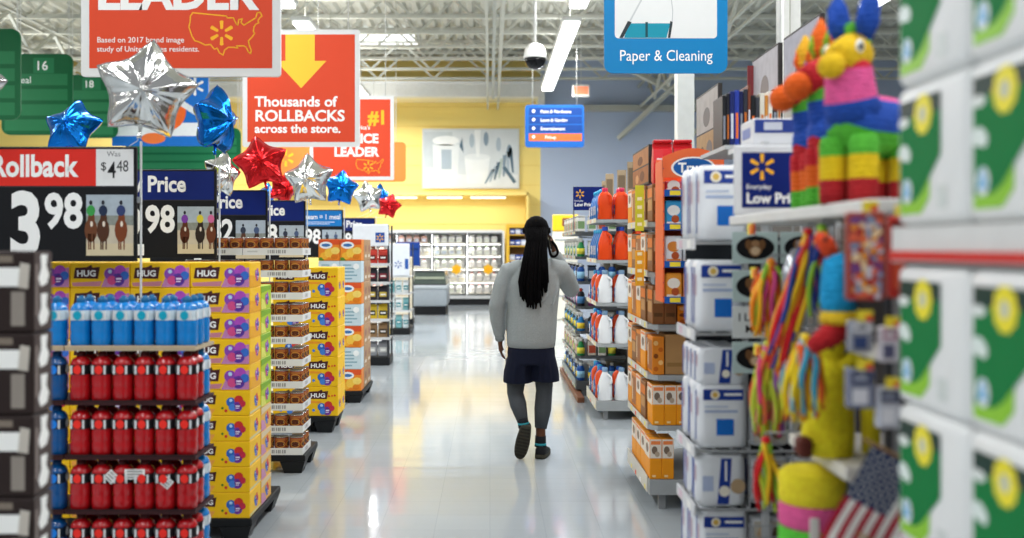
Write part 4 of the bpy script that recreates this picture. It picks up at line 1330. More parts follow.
# ------------------------------------------------------------------ far end display: jugs
AZ = (1.81, 1.443, 1.055, .686, .172)
endcap('jug_shelf', 'grey end display shelf holding orange and white jugs', .965, 1.42, 8.97, 9.95, AZ, SHG, M('#d9d4c4', .5))
def jug_make(body, cap, h, slim):
    def mk():
        r = empty('detergent_jug')
        def sec(z, w_, d_, ox=0, n=18):
            pts = []
            for j in range(n):
                t = 2 * pi * j / n
                k = 1.0 / (abs(cos(t)) ** 3.4 + abs(sin(t)) ** 3.4) ** (1 / 3.4)
                pts.append((ox + w_ / 2 * k * cos(t), d_ / 2 * k * sin(t), z))
            return pts
        W = .128
        b = MB()
        if slim:
            pr = ((0, .9, 1), (.012, 1, 1), (.3, 1.0, 1), (.45, .97, 1), (.62, .78, .85), (.76, .56, .62), (.84, .40, .44), (.88, .34, .36))
        else:
            pr = ((0, .92, 1), (.012, 1, 1), (.55, 1, 1), (.72, .95, .95), (.82, .7, .75), (.87, .42, .5), (.89, .38, .42))
        b.loft([sec(z * h, W * a, .1 * c * (1 if not slim else 1)) for z, a, c in pr], M(body, .35), True)
        b.build('jug', r)
        b = MB(); b.lathe([(.025, .875 * h), (.027, .885 * h), (.027, .985 * h), (.022, h), (.001, h)], 0, 0, M(cap, .4), 14); b.build('cap', r)
        b = MB(); b.tube([(.022, -.046 if not slim else -.04, .80 * h), (.05, -.058, .72 * h), (.053, -.058, .56 * h), (.04, -.05, .48 * h)], .009, M(body, .35), 8); b.build('handle', r)
        b = MB()
        fs = aisleR(-W / 2 - .001, .03, h * .16); b.rect(fs, 0, 0, .06, h * .3, M('#2a6fc0' if body != '#1f6fb8' else '#e8e8ee', .4)); b.rect(fs, .01, h * .1, .05, h * .2, M('#f2f2ee', .4), .001)
        b.build('side_label', r)
        return r
    return mk
JK_ = {'ored': Kind(jug_make('#ea4a17', '#d9385c', .285, False)), 'oblue': Kind(jug_make('#ea4a17', '#2c4fb4', .30, True)), 'white': Kind(jug_make('#eceeef', '#7f9fbe', .295, True)), 'blue': Kind(jug_make('#1f6fb8', '#2fa0cf', .28, True)), 'orange': Kind(jug_make('#e8562a', '#2f62b8', .285, False))}
lv = ['top', 'second', 'third', 'fourth', 'bottom']
for k, z in enumerate(AZ):
    kd = ['ored', 'oblue', 'white', 'white', 'white'][k]
    cn = ['pink capped orange jug', 'blue capped orange jug', 'white bleach jug', 'white bleach jug', 'white bleach jug'][k]
    for c in range(3):
        JK_[kd].put((1.043 + .150 * c, 9.035, z + .001), '%s, near end of the %s jug shelf, %s from the aisle' % (cn, lv[k], ORD[c + 1]), 'jug', 'jugs on the end display')
    for q in range(4):
        kk = 'blue' if q % 2 == 1 or k < 2 else 'orange'
        JK_[kk].put((1.035, 9.16 + .165 * q + .04, z + .001), '%s jug facing the aisle on the %s jug shelf, %s behind the corner' % ('blue' if kk == 'blue' else 'orange', lv[k], ORD[q + 1]), 'jug', 'jugs on the end display')
    for c in (1, 2):
        JK_['orange' if k > 1 else kd].put((1.043 + .150 * c, 9.20, z + .001), '%s jug in the second row of the %s jug shelf, %s' % ('orange' if k > 1 else 'orange capped', lv[k], ['', 'middle', 'inner'][c]), 'jug', 'jugs on the end display')

# box and flags on top of the far spine
b = MB(); b.rbox(-.085, -.04, 0, .085, .04, .27, M('#173a80', .5), .004, 1); fr = front(-.085, -.0405, 0); b.disc(fr, .1, .2, .05, M('#8fb4cc', .5), .001, .035); b.rect(fr, .02, .05, .15, .08, M('#c23c78', .5)); b.rect(fr, .02, .1, .1, .13, M('#4a76b8', .5))
o = b.build('navy_box', None, (1.45, 9.4, 2.022)); tag(o, 'navy box standing on top of the jug shelving', 'box')
for k, (px, y, h_) in enumerate(((571, 12.4, .36), (577, 12.0, .42), (588, 10.9, .38), (601, 10.1, .40))):
    x = max(1.44, (px - VX) / FPX * y)
    b = MB(); b.box(-.012, -.012, 0, .012, .012, h_, M('#54493e', .5)); b.rbox(-.05, -.016, h_ * .25, .05, -.0125, h_, M('#a08c70', .6), .001, 1)
    b.rect(front(-.05, -.0165, h_ * .25), .012, .03, .088, h_ * .6, M('#6d5c48', .6))
    o = b.build('shelf_flag', None, (x, y, 2.022)); tag(o, 'tan flag board on top of the far shelving, %s along the aisle' % nth(4 - k, 4, 'farthest', 'nearest'), 'flag', 'tan flags on the far shelving')

# ------------------------------------------------------------------ farther displays: small bottles
GZ = (1.72, 1.46, 1.20, .94, .68, .42, .16)
endcap('bottle_shelf', 'grey display shelf of small mixed bottles beyond the jugs', .90, 1.42, 10.4, 12.4, GZ, M('#55595b', .4), M('#8b9593', .5))
def small_bottle(kind, body, cap, lab):
    r = empty('small_bottle')
    b = MB()
    if kind == 0:      # round bottle
        b.lathe([(.036, 0), (.04, .006), (.04, .12), (.03, .145), (.014, .155)], 0, 0, M(body, .4), 14); b.build('bottle', r)
        b = MB(); b.lathe([(.016, .152), (.016, .185), (.001, .186)], 0, 0, M(cap, .4), 12); b.build('cap', r)
        b = MB(); b.lathe([(.0408, .03), (.0408, .1)], 0, 0, M(lab, .5), 14); b.build('wrap_label', r)
    elif kind == 1:    # spray bottle
        b.lathe([(.038, 0), (.042, .006), (.04, .09), (.022, .14), (.013, .15)], 0, 0, M(body, .4), 14); b.build('bottle', r)
        b = MB(); b.lathe([(.014, .148), (.014, .168)], 0, 0, M(cap, .4), 10); b.rbox(-.045, -.011, .165, .022, .011, .195, M(cap, .4), .005, 1); b.rbox(-.03, -.006, .13, -.022, .006, .166, M(cap, .4), .002, 1); b.build('spray_head', r)
        b = MB(); b.lathe([(.0422, .025), (.0412, .085)], 0, 0, M(lab, .5), 14); b.build('wrap_label', r)
    else:              # tub or box
        b.rbox(-.042, -.042, 0, .042, .042, .15, M(body, .5), .008, 1); b.build('box', r)
        b = MB(); b.rbox(-.044, -.044, .15, .044, .044, .168, M(cap, .4), .005, 1); b.build('lid', r)
        b = MB(); b.rect(aisleR(-.0425, .035, .03), 0, 0, .07, .08, M(lab, .5)); b.rect(front(-.035, -.0425, .03), 0, 0, .07, .08, M(lab, .5)); b.build('side_label', r)
    return r
SB = [Kind(lambda a=a: small_bottle(*a)) for a in ((0, '#1f4f9a', '#e8e8e4', '#8fc1dd'), (1, '#2f8a4f', '#e8e8e0', '#e3d94a'), (2, '#e8e7e0', '#b9b9b2', '#7a9a6a'), (0, '#22262c', '#c23a2c', '#4a7fae'), (1, '#2a7fc0', '#f0f0ea', '#f3d23a'), (2, '#d8cfc0', '#8d8577', '#c0563c'), (0, '#7a3a6a', '#f0f0ea', '#e6b9d0'), (2, '#32405a', '#20242c', '#c9d4dc'))]
SBN = ['blue round bottle', 'green spray bottle', 'white tub', 'black round bottle', 'blue spray bottle', 'tan tub', 'plum round bottle', 'slate tub']
PAT = [(2, 2, 5), (1, 2, 0), (0, 7, 0), (3, 6, 7), (4, 3, 1), (1, 5, 2), (0, 4, 7)]
for k, z in enumerate(GZ):
    for q in range(14):
        i = PAT[k][q % 3]
        SB[i].put((.955, 10.46 + .135 * q, z + .001), '%s beyond the jugs, %s shelf down, aisle edge, %s along' % (SBN[i], ORD[k + 1], ['nearest'] + ORD[2:14] + ['farthest'] if False else (['nearest'] + ORD[2:14] + ['farthest'])[q]), 'bottle', 'small bottles beyond the jugs')
    for c in range(3):
        i = PAT[k][(c + 1) % 3]
        SB[i].put((1.07 + .105 * c, 10.46, z + .001), '%s beyond the jugs, %s shelf down, near end, %s from the corner' % (SBN[i], ORD[k + 1], ORD[c + 1]), 'bottle', 'small bottles beyond the jugs')
def low_price(name, label, x0, x1, y, z0, z1, frame, rotz=0, tx=1.0):
    W, H = x1 - x0, z1 - z0
    r = thing(name, label, 'sign', ((x0 + x1) / 2, y, z0))
    b = MB(); b.rbox(-W / 2, -.01, 0, W / 2, .01, H, M('#d9dbdc' if frame else '#12295f', .45), .004, 1); b.build('frame', r)
    fr = front(-W / 2, -.0102, 0)
    m = .025 if frame else .0
    b = MB(); b.rect(fr, m, m, W - m, H - m, NAVY, .0008); b.build('panel', r)
    b = MB(); b.spark(fr, m + .29 * H, H * .69, H * .19, SPARK)
    b.build('spark_emblem', r)
    b = MB(); b.text(fr, 'Everyday', m + .06 * H, H * .37, H * .10, TYPEW, .01, 'LEFT', .0015, 1); b.text(fr, 'Low Price', m + .06 * H, H * .17, H * .205, TYPEW, .035, 'LEFT', .0015, .98 * tx); b.build('lettering', r)
    return r
low_price('low_price_sign', 'small navy Low Price sign above the far mixed bottles', .87, 1.19, 10.42, 1.945, 2.19, False)
b = MB(); b.box(-.16, -.012, 1.70 - 1.945 + .02, -.145, .0, .0, GREY); 
o = b.build('sign_post', bpy.data.objects['low_price_sign'], (0, .022, 0))

# ------------------------------------------------------------------ near end display: orange boxes
BZ = (1.71, 1.41, 1.10, .80, .50, .18)
endcap('box_shelf', 'grey end display shelf of orange and brown boxes', .945, 1.35, 5.9, 6.85, BZ, SHG, M('#d6d2c6', .5))
def obox_make(w_, d_, h_, body, topc, kind):
    def mk():
        r = empty('orange_box')
        b = MB(); b.rbox(-w_ / 2, 0, 0, w_ / 2, d_, h_, M(body, .5, var=.08), .003, 1)
        fr, fs = front(-w_ / 2, 0, 0), aisleR(-w_ / 2, d_, 0)
        if kind == 'pic':
            b.rect(fr, .002, h_ * .52, w_ - .002, h_ - .002, M('#e9ded0', .5))
            b.disc(fr, w_ * .4, h_ * .72, w_ * .24, M('#7d6a5a', .5), .001, h_ * .1); b.disc(fr, w_ * .62, h_ * .62, w_ * .2, M('#b9a48e', .5), .0013, h_ * .07); b.rect(fr, w_ * .1, h_ * .86, w_ * .9, h_ * .95, M('#f1894a', .5), .001)
            b.rect(fr, w_ * .2, h_ * .05, w_ * .5, h_ * .1, M('#ffd9a0', .5), .001)
            b.rect(fs, .004, h_ * .5, d_ - .004, h_ - .004, M('#e9ded0', .5)); b.disc(fs, d_ * .5, h_ * .72, d_ * .25, M('#8d7560', .5), .001, h_ * .12); b.rect(fs, .02, h_ * .9, d_ - .02, h_ * .96, M('#f1894a', .5), .001)
        elif kind == 'spot':
            for q in range(5):
                b.disc(fr, w_ * (.3 + .4 * (q % 2)), h_ * (.15 + .17 * q), w_ * .2, M(['#c9651c', '#f4c27a', '#8d4a1c'][q % 3], .5), .001, min(w_ * .2, h_ * .1))
            b.rect(fs, .01, h_ * .1, d_ - .01, h_ * .9, M('#a8683a', .5)); b.rect(fs, .02, h_ * .2, .05, h_ * .8, M('#e2cba8', .5), .001)
        else:
            b.rect(fr, .01, h_ * .2, w_ - .01, h_ * .3, M('#6a4a2a' if kind == 'plain' else '#9a7444', .5))
            if kind == 'plain':
                b.rect(fr, .008, h_ * .55, w_ - .008, h_ * .9, M('#d8b98c', .5)); b.disc(fr, w_ * .5, h_ * .72, w_ * .25, M('#d9702a', .5), .0012)
                b.rect(fs, .01, h_ * .65, d_ - .01, h_ * .9, M('#e07a2a', .5))
            b.rect(fs, .02, h_ * .3, d_ - .02, h_ * .6, M('#c7935c', .5))
        b.build('box', r)
        b = MB(); b.box(-w_ / 2 + .003, d_ * .45, h_ - .0005, w_ / 2 - .003, d_ * .55, h_ + .0006, M('#c98a4a', .5)); b.build('top_flap', r)
        return r
    return mk
OB = {'pic': Kind(obox_make(.071, .185, .238, '#f29a1d', 0, 'pic')), 'spot': Kind(obox_make(.071, .185, .225, '#e5892a', 0, 'spot')), 'tan': Kind(obox_make(.071, .185, .225, '#8f5f38', 0, 'plain')), 'low': Kind(obox_make(.1, .185, .112, '#f08a1a', 0, 'spot')), 'card': Kind(obox_make(.185, .24, .238, '#b48a58', 0, 'card'))}
OBN = {'pic': 'orange pictured box', 'spot': 'orange spotted box', 'tan': 'brown box', 'low': 'low orange box', 'card': 'large plain cardboard box'}
def obput(kd, x, y, z, where):
    OB[kd].put((x, y, z), '%s %s' % (OBN[kd], where), 'box', 'boxes on the orange box shelf')
rows = [['tan', 'spot', 'spot', 'tan'], ['tan', 'spot', 'spot', 'tan'], None, None, ['pic'] * 4, ['pic'] * 2]
bl = ['top', 'second', 'third', 'fourth', 'fifth', 'bottom']
for k, z in enumerate(BZ):
    zz = z + .001
    if rows[k]:
        for c, kd in enumerate(rows[k]):
            x = (1.0 if k < 5 else .985) + .0725 * c
            obput(kd, x, 5.915, zz, 'on the near side of the %s box shelf, %s from the aisle' % (bl[k], ORD[c + 1]))
    elif k == 2:
        for c in range(2):
            obput('tan', 1.0 + .0725 * c, 5.915, zz, 'on the near side of the third box shelf, %s from the aisle' % ORD[c + 1])
        for c in range(2):
            obput('low', 1.165 + .104 * c, 5.915, zz, 'on the near side of the third box shelf, %s one inward' % ORD[c + 1])
    else:
        obput('spot', 1.0, 5.915, zz, 'on the near side of the fourth box shelf beside the cardboard box')
        obput('card', 1.135, 5.92, zz, 'on the fourth shelf of the orange box display')
    for q in range(4):
        kd = [['tan', 'pic', 'spot', 'pic'], ['pic', 'spot', 'tan', 'pic']][k % 2][q] if k != 5 else 'pic'
        if k == 5 and q > 2:
            continue
        obput(kd, .99, 6.12 + .195 * q, zz, 'facing the aisle on the %s box shelf, %s behind the corner' % (bl[k], ORD[q + 1]))
for c in range(2):
    r = thing('detergent_bag', 'red bag with a white label on top of the orange boxes, %s from the aisle' % ORD[c + 1], 'bag', (1.03 + .12 * c, 5.96, BZ[0] + .2285), group='red bags on the orange boxes')
    pouch(.115, .09, .24, '#d7262f', '#f0e8e8').build('bag', r)
    b = MB(); b.rbox(-.055, -.03, .24, .055, .03, .262, M('#c01f28', .4), .006, 1); b.build('top_seal', r)
for nm, z0, z1 in (('tall', 1.655, 1.925), ('lower', 1.33, 1.54)):
    b = MB(); b.rbox(-.026, -.004, 0, .026, .004, z1 - z0, M('#c9cf35' if nm == 'tall' else '#e2a92a', .5), .001, 1)
    for q in range(4):
        b.rect(front(-.026, -.0042, 0), .012, .03 + q * .05, .04, .05 + q * .05, M('#eef0c0', .5))
    bs_ = bpy.data.objects['box_shelf']; o = b.build('corner_strip', bs_, (.885 - bs_.location.x, 5.892 - bs_.location.y, z0)); o['label'] = '%s yellow strip' % nm

# orange side rack hung on the end of the box display
sr = thing('side_rack', 'orange side rack with a rounded header and oval badge', 'display', (1.14, 5.70, 1.25))
ORG = M('#f2703f', .5, var=.03)
b = MB(); b.box(-.165, .13, 0, .165, .145, .82, ORG); b.build('back_panel', sr)
for sx in (-1, 1):
    b = MB(); b.box(sx * .1675 - .0045, -.12, 0, sx * .1675 + .0045, .13, .80, ORG)
    if sx < 0:
        for q in range(10):
            b.disc(front(-.172, -.1205, 0), .0045, .03 + .08 * q, .003, M('#8f3a6a', .5))
    b.build('side_panel', sr)
zsr = (.0, .20, .41, .60)
for k, z in enumerate(zsr):
    b = MB(); b.box(-.163, -.12, z, .163, .13, z + .012, ORG); s = b.build('shelf', sr)
    b = MB(); b.box(-.163, -.125, z - .006, .163, -.1205, z + .032, M('#1c57a8', .5)); b.rect(front(-.163, -.1252, z), .03, .0, .09, .026, M('#f4d93a', .5)); b.build('price_rail', s)
b = MB()
hp = [(-.172 + .344 * j / 12, .755 + .06 + .05 * sin(pi * j / 12)) for j in range(13)]
ol = [(-.172, .70), (.172, .70)] + [(x, z) for x, z in reversed(hp)]
b.loft([[(x, -.10, z) for x, z in ol], [(x, -.115, z) for x, z in ol]][::-1], ORG, True, False)
fr = front(0, -.1155, 0)
b.disc(fr, .0, .755, .125, M('#f7f1ea', .5), .001, .062, 24); b.disc(fr, .0, .755, .112, M('#1d5fa8', .5), .0015, .053, 24)
b.text(fr, 'True', -.085, .73, .075, TYPEW, .03, 'LEFT', .0025)
b.build('header', sr)
PKC = [('#f0a03a', '#f7efe2', 'orange'), ('#e9edf2', '#e08a3a', 'white'), ('#3aa0d8', '#f4f4f0', 'sky blue'), ('#c9323a', '#f2ece6', 'red')]
for k, z in enumerate(zsr):
    for c in range(3):
        h_ = (.15, .16, .15, .07)[k]
        r = thing('treat_pack', '%s pack on the %s shelf of the orange side rack, %s from the aisle' % (PKC[k][2], ['bottom', 'second', 'third', 'top'][k], ORD[c + 1]), 'pack', (1.035 + .105 * c, 5.64, 1.25 + z + .013), group='packs on the orange side rack')
        b = MB(); b.rbox(-.049, -.03, 0, .049, .03, h_, M(PKC[k][0], .45), .008, 1); b.build('pack', r)
        b = MB(); fr = front(-.049, -.0305, 0); b.disc(fr, .049, h_ * .62, .036, M(PKC[k][1], .5), .001, .03); b.disc(fr, .058, h_ * .3, .022, M('#b9552a', .5), .0012, min(.022, h_ * .25)); b.rect(fr, .01, .008, .088, .03, M(PKC[k][1], .5)); b.build('print', r)
b = MB(); b.box(-.165, .146, .2, .165, .175, .23, STEEL); b.build('hanger_bar', sr)

# ------------------------------------------------------------------ pet pads rack
DZ = (1.58, 1.245, .815, .60, .345)
X0, X1, Y0, Y1 = .757, 1.27, 3.66, 4.0
pr = thing('wire_rack', 'white wire rack of blue and white pad packs', 'rack', ((X0 + X1) / 2, (Y0 + Y1) / 2, 0))
hx, hy = (X1 - X0) / 2, (Y1 - Y0) / 2
WIRE = M('#b5b8ba', .35, .4)
for k, z in enumerate(DZ):
    b = MB()
    for q in range(9):
        x = -hx + .01 + (2 * hx - .02) * q / 8
        b.bar((x, -hy, z), (x, hy, z), .006, WIRE)
    for y in (-hy, 0, hy):
        b.bar((-hx, y, z - .006), (hx, y, z - .006), .009, WIRE)
    s = b.build('wire_shelf', pr)
    b = MB(); b.box(-hx - .007, -hy, z - .03, -hx - .001, hy, z + .012, M('#d6d8da', .5))
    for q in range(2):
        b.rect(aisleR(-hx - .007, hy - .05 - .16 * q, z - .03), 0, .006, .07, .036, M(['#d9c0cc', '#f2f2ef', '#efe07a'][q], .5))
    b.build('price_rail', s)
    b = MB()
    for q in range(5):
        b.bar((-.06 + .0, -hy - .004, z + .03 + .04 * q), (hx, -hy - .004, z + .03 + .04 * q), .004, WIRE)
    for q in range(5):
        b.bar((-.06 + (hx + .06) * q / 4, -hy - .004, z), (-.06 + (hx + .06) * q / 4, -hy - .004, z + .2), .005, WIRE)
    b.build('side_grid', s)
for x in (-hx + .26, hx - .015):
    for y in (-hy + .02, hy - .02):
        b = MB(); b.box(x - .012, y - .012, .001, x + .012, y + .012, 1.95, M('#c4c6c7', .4)); b.build('post', pr)
b = MB(); b.box(-hx, -hy, .02, hx, hy, .16, M('#8f9294', .4)); b.build('base', pr)
b = MB(); b.box(-hx + .03, hy + .003, .16, hx, hy + .012, 1.60, M('#35383d', .5)); b.build('back_panel', pr)  # dark sheet added so the gaps between the packs look dark
b = MB(); b.box(-hx + .20, -hy + .1, 1.93, hx, hy, 1.95, M('#cfd1d2', .5)); b.build('top_shelf', pr)
def pad_make(w_, d_, h_, kind):
    def mk():
        r = empty('pad_pack')
        b = MB()
        def sec(z, s):
            n = 20
            out = []
            for j in range(n):
                t = 2 * pi * j / n
                k = 1.0 / (abs(cos(t)) ** 9 + abs(sin(t)) ** 9) ** (1 / 9)
                out.append((w_ / 2 * k * cos(t) * s, d_ / 2 + d_ / 2 * k * sin(t) * s, z))
            return out
        body = M('#e9ecef', .35, var=.05, bump=.15, bscale=25)
        b.loft([sec(z * h_, s) for z, s in ((0, .86), (.04, .97), (.2, 1), (.8, 1), (.95, .97), (1, .88))], body, True)
        b.build('pack', r)
        fr = front(-w_ / 2, -.0005, 0)
        fs = aisleR(-w_ / 2 - .0005, d_, 0)
        b = MB()
        nb = M('#243f92', .4)
        if kind == 'pad':
            b.rect(fr, .015, h_ * .76, w_ - .015, h_ * .93, nb, .001); b.disc(fr, w_ * .33, h_ * .845, h_ * .075, M('#f0ead8', .4), .002); b.disc(fr, w_ * .33, h_ * .845, h_ * .045, M('#e0b95a', .4), .0025)
            b.rect(fr, w_ * .52, h_ * .83, w_ * .88, h_ * .87, TYPEW, .002)
            b.rect(fr, w_ * .36, h_ * .2, w_ * .72, h_ * .46, M('#1e6fc8', .4), .001)
            b.rect(fr, w_ * .12, h_ * .56, w_ * .8, h_ * .6, M('#aab9d6', .4)); b.rect(fr, w_ * .12, h_ * .64, w_ * .6, h_ * .67, M('#c2cde0', .4))
        elif kind == 'side':
            b.poly(fr, [(w_ * .42, h_ * .04), (w_ * .66, h_ * .04), (w_ * .72, h_ * .95), (w_ * .5, h_ * .95)], nb, .001)
            b.disc(fr, w_ * .57, h_ * .3, h_ * .11, M('#f0ead8', .4), .002); b.rect(fr, w_ * .58, h_ * .5, w_ * .62, h_ * .9, TYPEW, .002)
            b.rect(fr, w_ * .12, h_ * .3, w_ * .34, h_ * .6, M('#b9c6e2', .4)); b.disc(fr, w_ * .85, h_ * .4, h_ * .15, M('#b59a78', .4), .0012)
        else:
            b.rect(fr, .01, .01, w_ - .01, h_ - .01, M('#cfc7b8', .5, var=.2, scale=40), .0008)
            for q in range(4):
                x, z = w_ * (.3 + .4 * (q % 2)), h_ * (.25 + .45 * (q // 2))
                b.disc(fr, x, z, w_ * .15, M(['#a8845c', '#8a6a4c', '#c9ab84', '#6e5a48'][q], .5), .0012, h_ * .12); b.disc(fr, x, z + h_ * .1, w_ * .1, M(['#b8946c', '#9a7a5c', '#d9bb94', '#7e6a58'][q], .5), .0014, h_ * .07)
                for s in (-1, 1):
                    b.disc(fr, x + s * w_ * .04, z + h_ * .12, w_ * .014, TYPEK, .0018, None, 6)
        b.rect(fs, d_ * .15, h_ * .1, d_ * .4, h_ * .9, M('#3f5ba8', .4), .001); b.rect(fs, d_ * .55, h_ * .5, d_ * .85, h_ * .8, M('#c9a9b4', .4), .001)
        b.build('print', r)
        return r
    return mk
PK = {'p1': Kind(pad_make(.178, .07, .278, 'pad')), 'p2': Kind(pad_make(.178, .07, .262, 'pad')), 'p4': Kind(pad_make(.178, .07, .232, 'pad')), 'ps': Kind(pad_make(.178, .07, .136, 'side')), 'p5': Kind(pad_make(.178, .07, .185, 'side')), 'd': Kind(pad_make(.14, .1, .2, 'dog')), 'd5': Kind(pad_make(.14, .1, .17, 'dog'))}
pl = ['top', 'second', 'third', 'fourth', 'bottom']
for k, z in enumerate(DZ):
    kd = ['p1', 'p2', 'p4', 'p5', 'p4'][k]
    for q in range(4):
        PK[kd].put((X0 + .10 + (.006, -.004, .003, -.005)[(q + k) % 4], Y0 + .012 + .076 * q, z + .004), 'white and blue pad pack on the %s wire shelf, %s' % (pl[k], ['front one of its row', 'second behind', 'third behind', 'rearmost of its row'][q]), 'pack', 'pad packs on the wire rack')
    if k == 2:
        for q in range(4):
            PK['ps'].put((X0 + .10, Y0 + .012 + .076 * q, z + .004 + .2325), 'pad pack lying on its side above the third wire shelf, %s' % ['front one', 'second back', 'third back', 'rearmost'][q], 'pack', 'pad packs on the wire rack')
    if k >= 2:
        for q in range(2):
            PK['d5' if k == 3 else 'd'].put((X0 + .285 + .147 * q, Y0 + .045, z + .004), 'beige pack printed with dogs on the %s wire shelf, %s' % (pl[k], ['beside the blue packs', 'farther in'][q]), 'pack', 'dog printed packs on the wire rack')
# dog cards hung on the rack side
cardk = [0]
def dog_card(x, z, label, kind='oval'):
    r = thing('dog_card', label, 'card', (x, Y0 - .035, z), group='cards hung on the wire rack')
    w_, h_ = .165, .115
    b = MB(); b.rbox(-w_ / 2, -.003, 0, w_ / 2, .003, h_, M('#bccfcb' if kind == 'oval' else '#dfe3e0', .5), .001, 1); b.build('card', r)
    fr = front(-w_ / 2, -.0032, 0)
    b = MB()
    if kind == 'oval':
        b.disc(fr, w_ * .5, h_ * .5, w_ * .42, M('#1a1a1c', .4), .0008, h_ * .37, 24)
        b.disc(fr, w_ * .5, h_ * .48, .025, M('#a87f58', .5), .0013, .03); b.disc(fr, w_ * .5, h_ * .40, .016, M('#d9bd98', .5), .0016, .015)
        for s in (-1, 1):
            b.disc(fr, w_ * .5 + s * .025, h_ * .6, .012, M('#7a5536', .5), .0018, .018); b.disc(fr, w_ * .5 + s * .009, h_ * .53, .003, TYPEK, .002, None, 6)
    else:
        b.text(fr, 'I Love', .02, h_ * .55, .04, TYPEK, .01); b.build('print', r); b = MB(); b.text(fr, 'My Cat', .045, h_ * .18, .04, TYPEK, .01)
    b.build('print', r)
    b = MB(); b.tube([(0, .025, h_ - .012), (0, -.02, h_ - .012)], .003, STEEL, 6); b.build('hook', r)
for x in (.965, 1.14):
    for k, z in enumerate((1.50, 1.36, 1.10)):
        dog_card(x, z, 'pale card with a dog in a black oval, %s of the %s column' % (['topmost', 'middle', 'lowest'][k], 'outer' if x < 1 else 'inner'))
dog_card(.965, 1.228, 'white card with black handwriting between the dog cards', 'words')
# white box on top of the rack
wb = thing('pad_box', 'white box with a navy label on top of the wire rack', 'box', (1.10, 3.8, 1.9515))
b = MB(); b.rbox(-.095, 0, 0, .095, .19, .10, M('#d8d9dc', .5), .004, 1); b.build('box', wb)
b = MB(); fr = front(-.095, -.0005, 0); b.rect(fr, .005, .045, .185, .095, M('#2a3f8c', .5), .001); b.rect(fr, .04, .055, .11, .085, M('#c9cdd8', .5), .0015); b.rect(aisleR(-.0955, .19, 0), .03, .03, .15, .07, M('#7a86b8', .5)); b.build('print', wb)
# low price sign on the piñata shelf end
low_price('low_price_sign', 'navy Low Price sign with a pale frame beside the paper donkeys', .845, 1.265, 3.45, 1.671, 1.912, True)

# tall thin boxes standing in a row on the shelf top
cols = ['#1d1e22', '#23242c', '#1e2a66', '#2b3f9e', '#1c2350', '#30323c', '#7a3f2c', '#1b1c20', '#3a3c44', '#dcd6c6', '#c9863c', '#e5e1d6', '#26272b', '#d3cbb8']
names = ['black', 'charcoal', 'navy', 'bright blue', 'dark navy', 'slate', 'rust brown', 'deep black', 'grey', 'cream', 'amber', 'ivory', 'soft black', 'sand']
b = MB(); b.box(-.19, -.25, 0, .12, .3, .02, LGREY); o = b.build('top_stock_board', None, (1.30, 4.95, 2.0215)); tag(o, 'grey board on the shelf top carrying the tall thin boxes', 'board')
x = 1.12
for k, c in enumerate(cols):
    wd = (.024, .02, .028, .03, .022, .026, .018, .028, .024, .03, .02, .026, .028, .022)[k] * .82
    h_ = (.25, .26, .27, .275, .27, .28, .30, .25, .24, .26, .25, .27, .28, .29)[k]
    r = thing('thin_box', '%s thin box standing upright on the shelf top, %s in the row' % (names[k], 'fourteenth' if k == 13 else ORD[k + 1]), 'box', (x + wd / 2, 4.8, 2.042), group='thin boxes on the shelf top')
    b = MB(); b.rbox(-wd / 2 + .0008, 0, 0, wd / 2 - .0008, .2, h_, M(c, .45), .002, 1); b.build('box', r)
    b = MB(); b.rect(front(-wd / 2, -.0005, 0), wd * .25, h_ * .15, wd * .75, h_ * .6, M(['#8a8d98', '#c26a2a', '#d9dce6', '#e8722c'][k % 4], .5), .0008); b.build('spine_print', r)
    x += wd
def canvas(x, y0, y1, z0, z1, label, tones, strip=False):
    r = thing('picture_canvas', label, 'picture', (x, (y0 + y1) / 2, z0), group='pictures on the shelf top')
    h = (y1 - y0) / 2
    H = z1 - z0
    b = MB(); b.box(-.012, -h, 0, .012, h, H, M('#3a3634', .5)); b.build('frame', r)
    fr = aisleR(-.0125, h, 0)
    b = MB()
    W = 2 * h
    b.rect(fr, .012, H * .5 + .005, W - .012, H - .012, M(tones[0], .6, var=.25, scale=12), .0008); b.rect(fr, .012, .012, W - .012, H * .5 - .005, M(tones[1], .6, var=.25, scale=12), .0008)
    b.disc(fr, W * .5, H * .68, W * .16, M(tones[2], .6), .0014, H * .12); b.disc(fr, W * .62, H * .25, W * .14, M(tones[2], .6), .0014, H * .14); b.disc(fr, W * .3, H * .22, W * .1, M(tones[3], .6), .0014, H * .12)
    b.build('print', r)
    if strip:
        b = MB(); b.box(-.05, h - .03, H * .45, -.013, h - .02, H * .95, M('#7a2f33', .5)); b.box(-.045, h - .031, H * .25, -.015, h - .021, H * .44, M('#e2ded6', .5)); b.build('label_strip', r)
    return r
canvas(1.36, 5.88, 6.5, 2.0215, 2.53, 'tall framed picture on the shelf top beside the blue sign', ['#b7b4b0', '#b9986c', '#7d7a78', '#6b5a44'])
canvas(.985, 6.10, 6.78, BZ[0] + .2415, 2.19, 'brown framed picture standing on the orange boxes', ['#b57a4a', '#a8693a', '#7a4a2c', '#d9a06a'])
canvas(1.62, 5.55, 6.1, 2.0215, 2.70, 'framed grey picture with a maroon tag on the shelf top', ['#b8b6ba', '#a9a7a2', '#8d8480', '#77757a'], True)
canvas(1.62, 4.85, 5.45, 2.0215, 2.70, 'framed grey picture nearest the paper donkeys', ['#a9a9b4', '#b4b0a8', '#7d7a80', '#8a8880'])

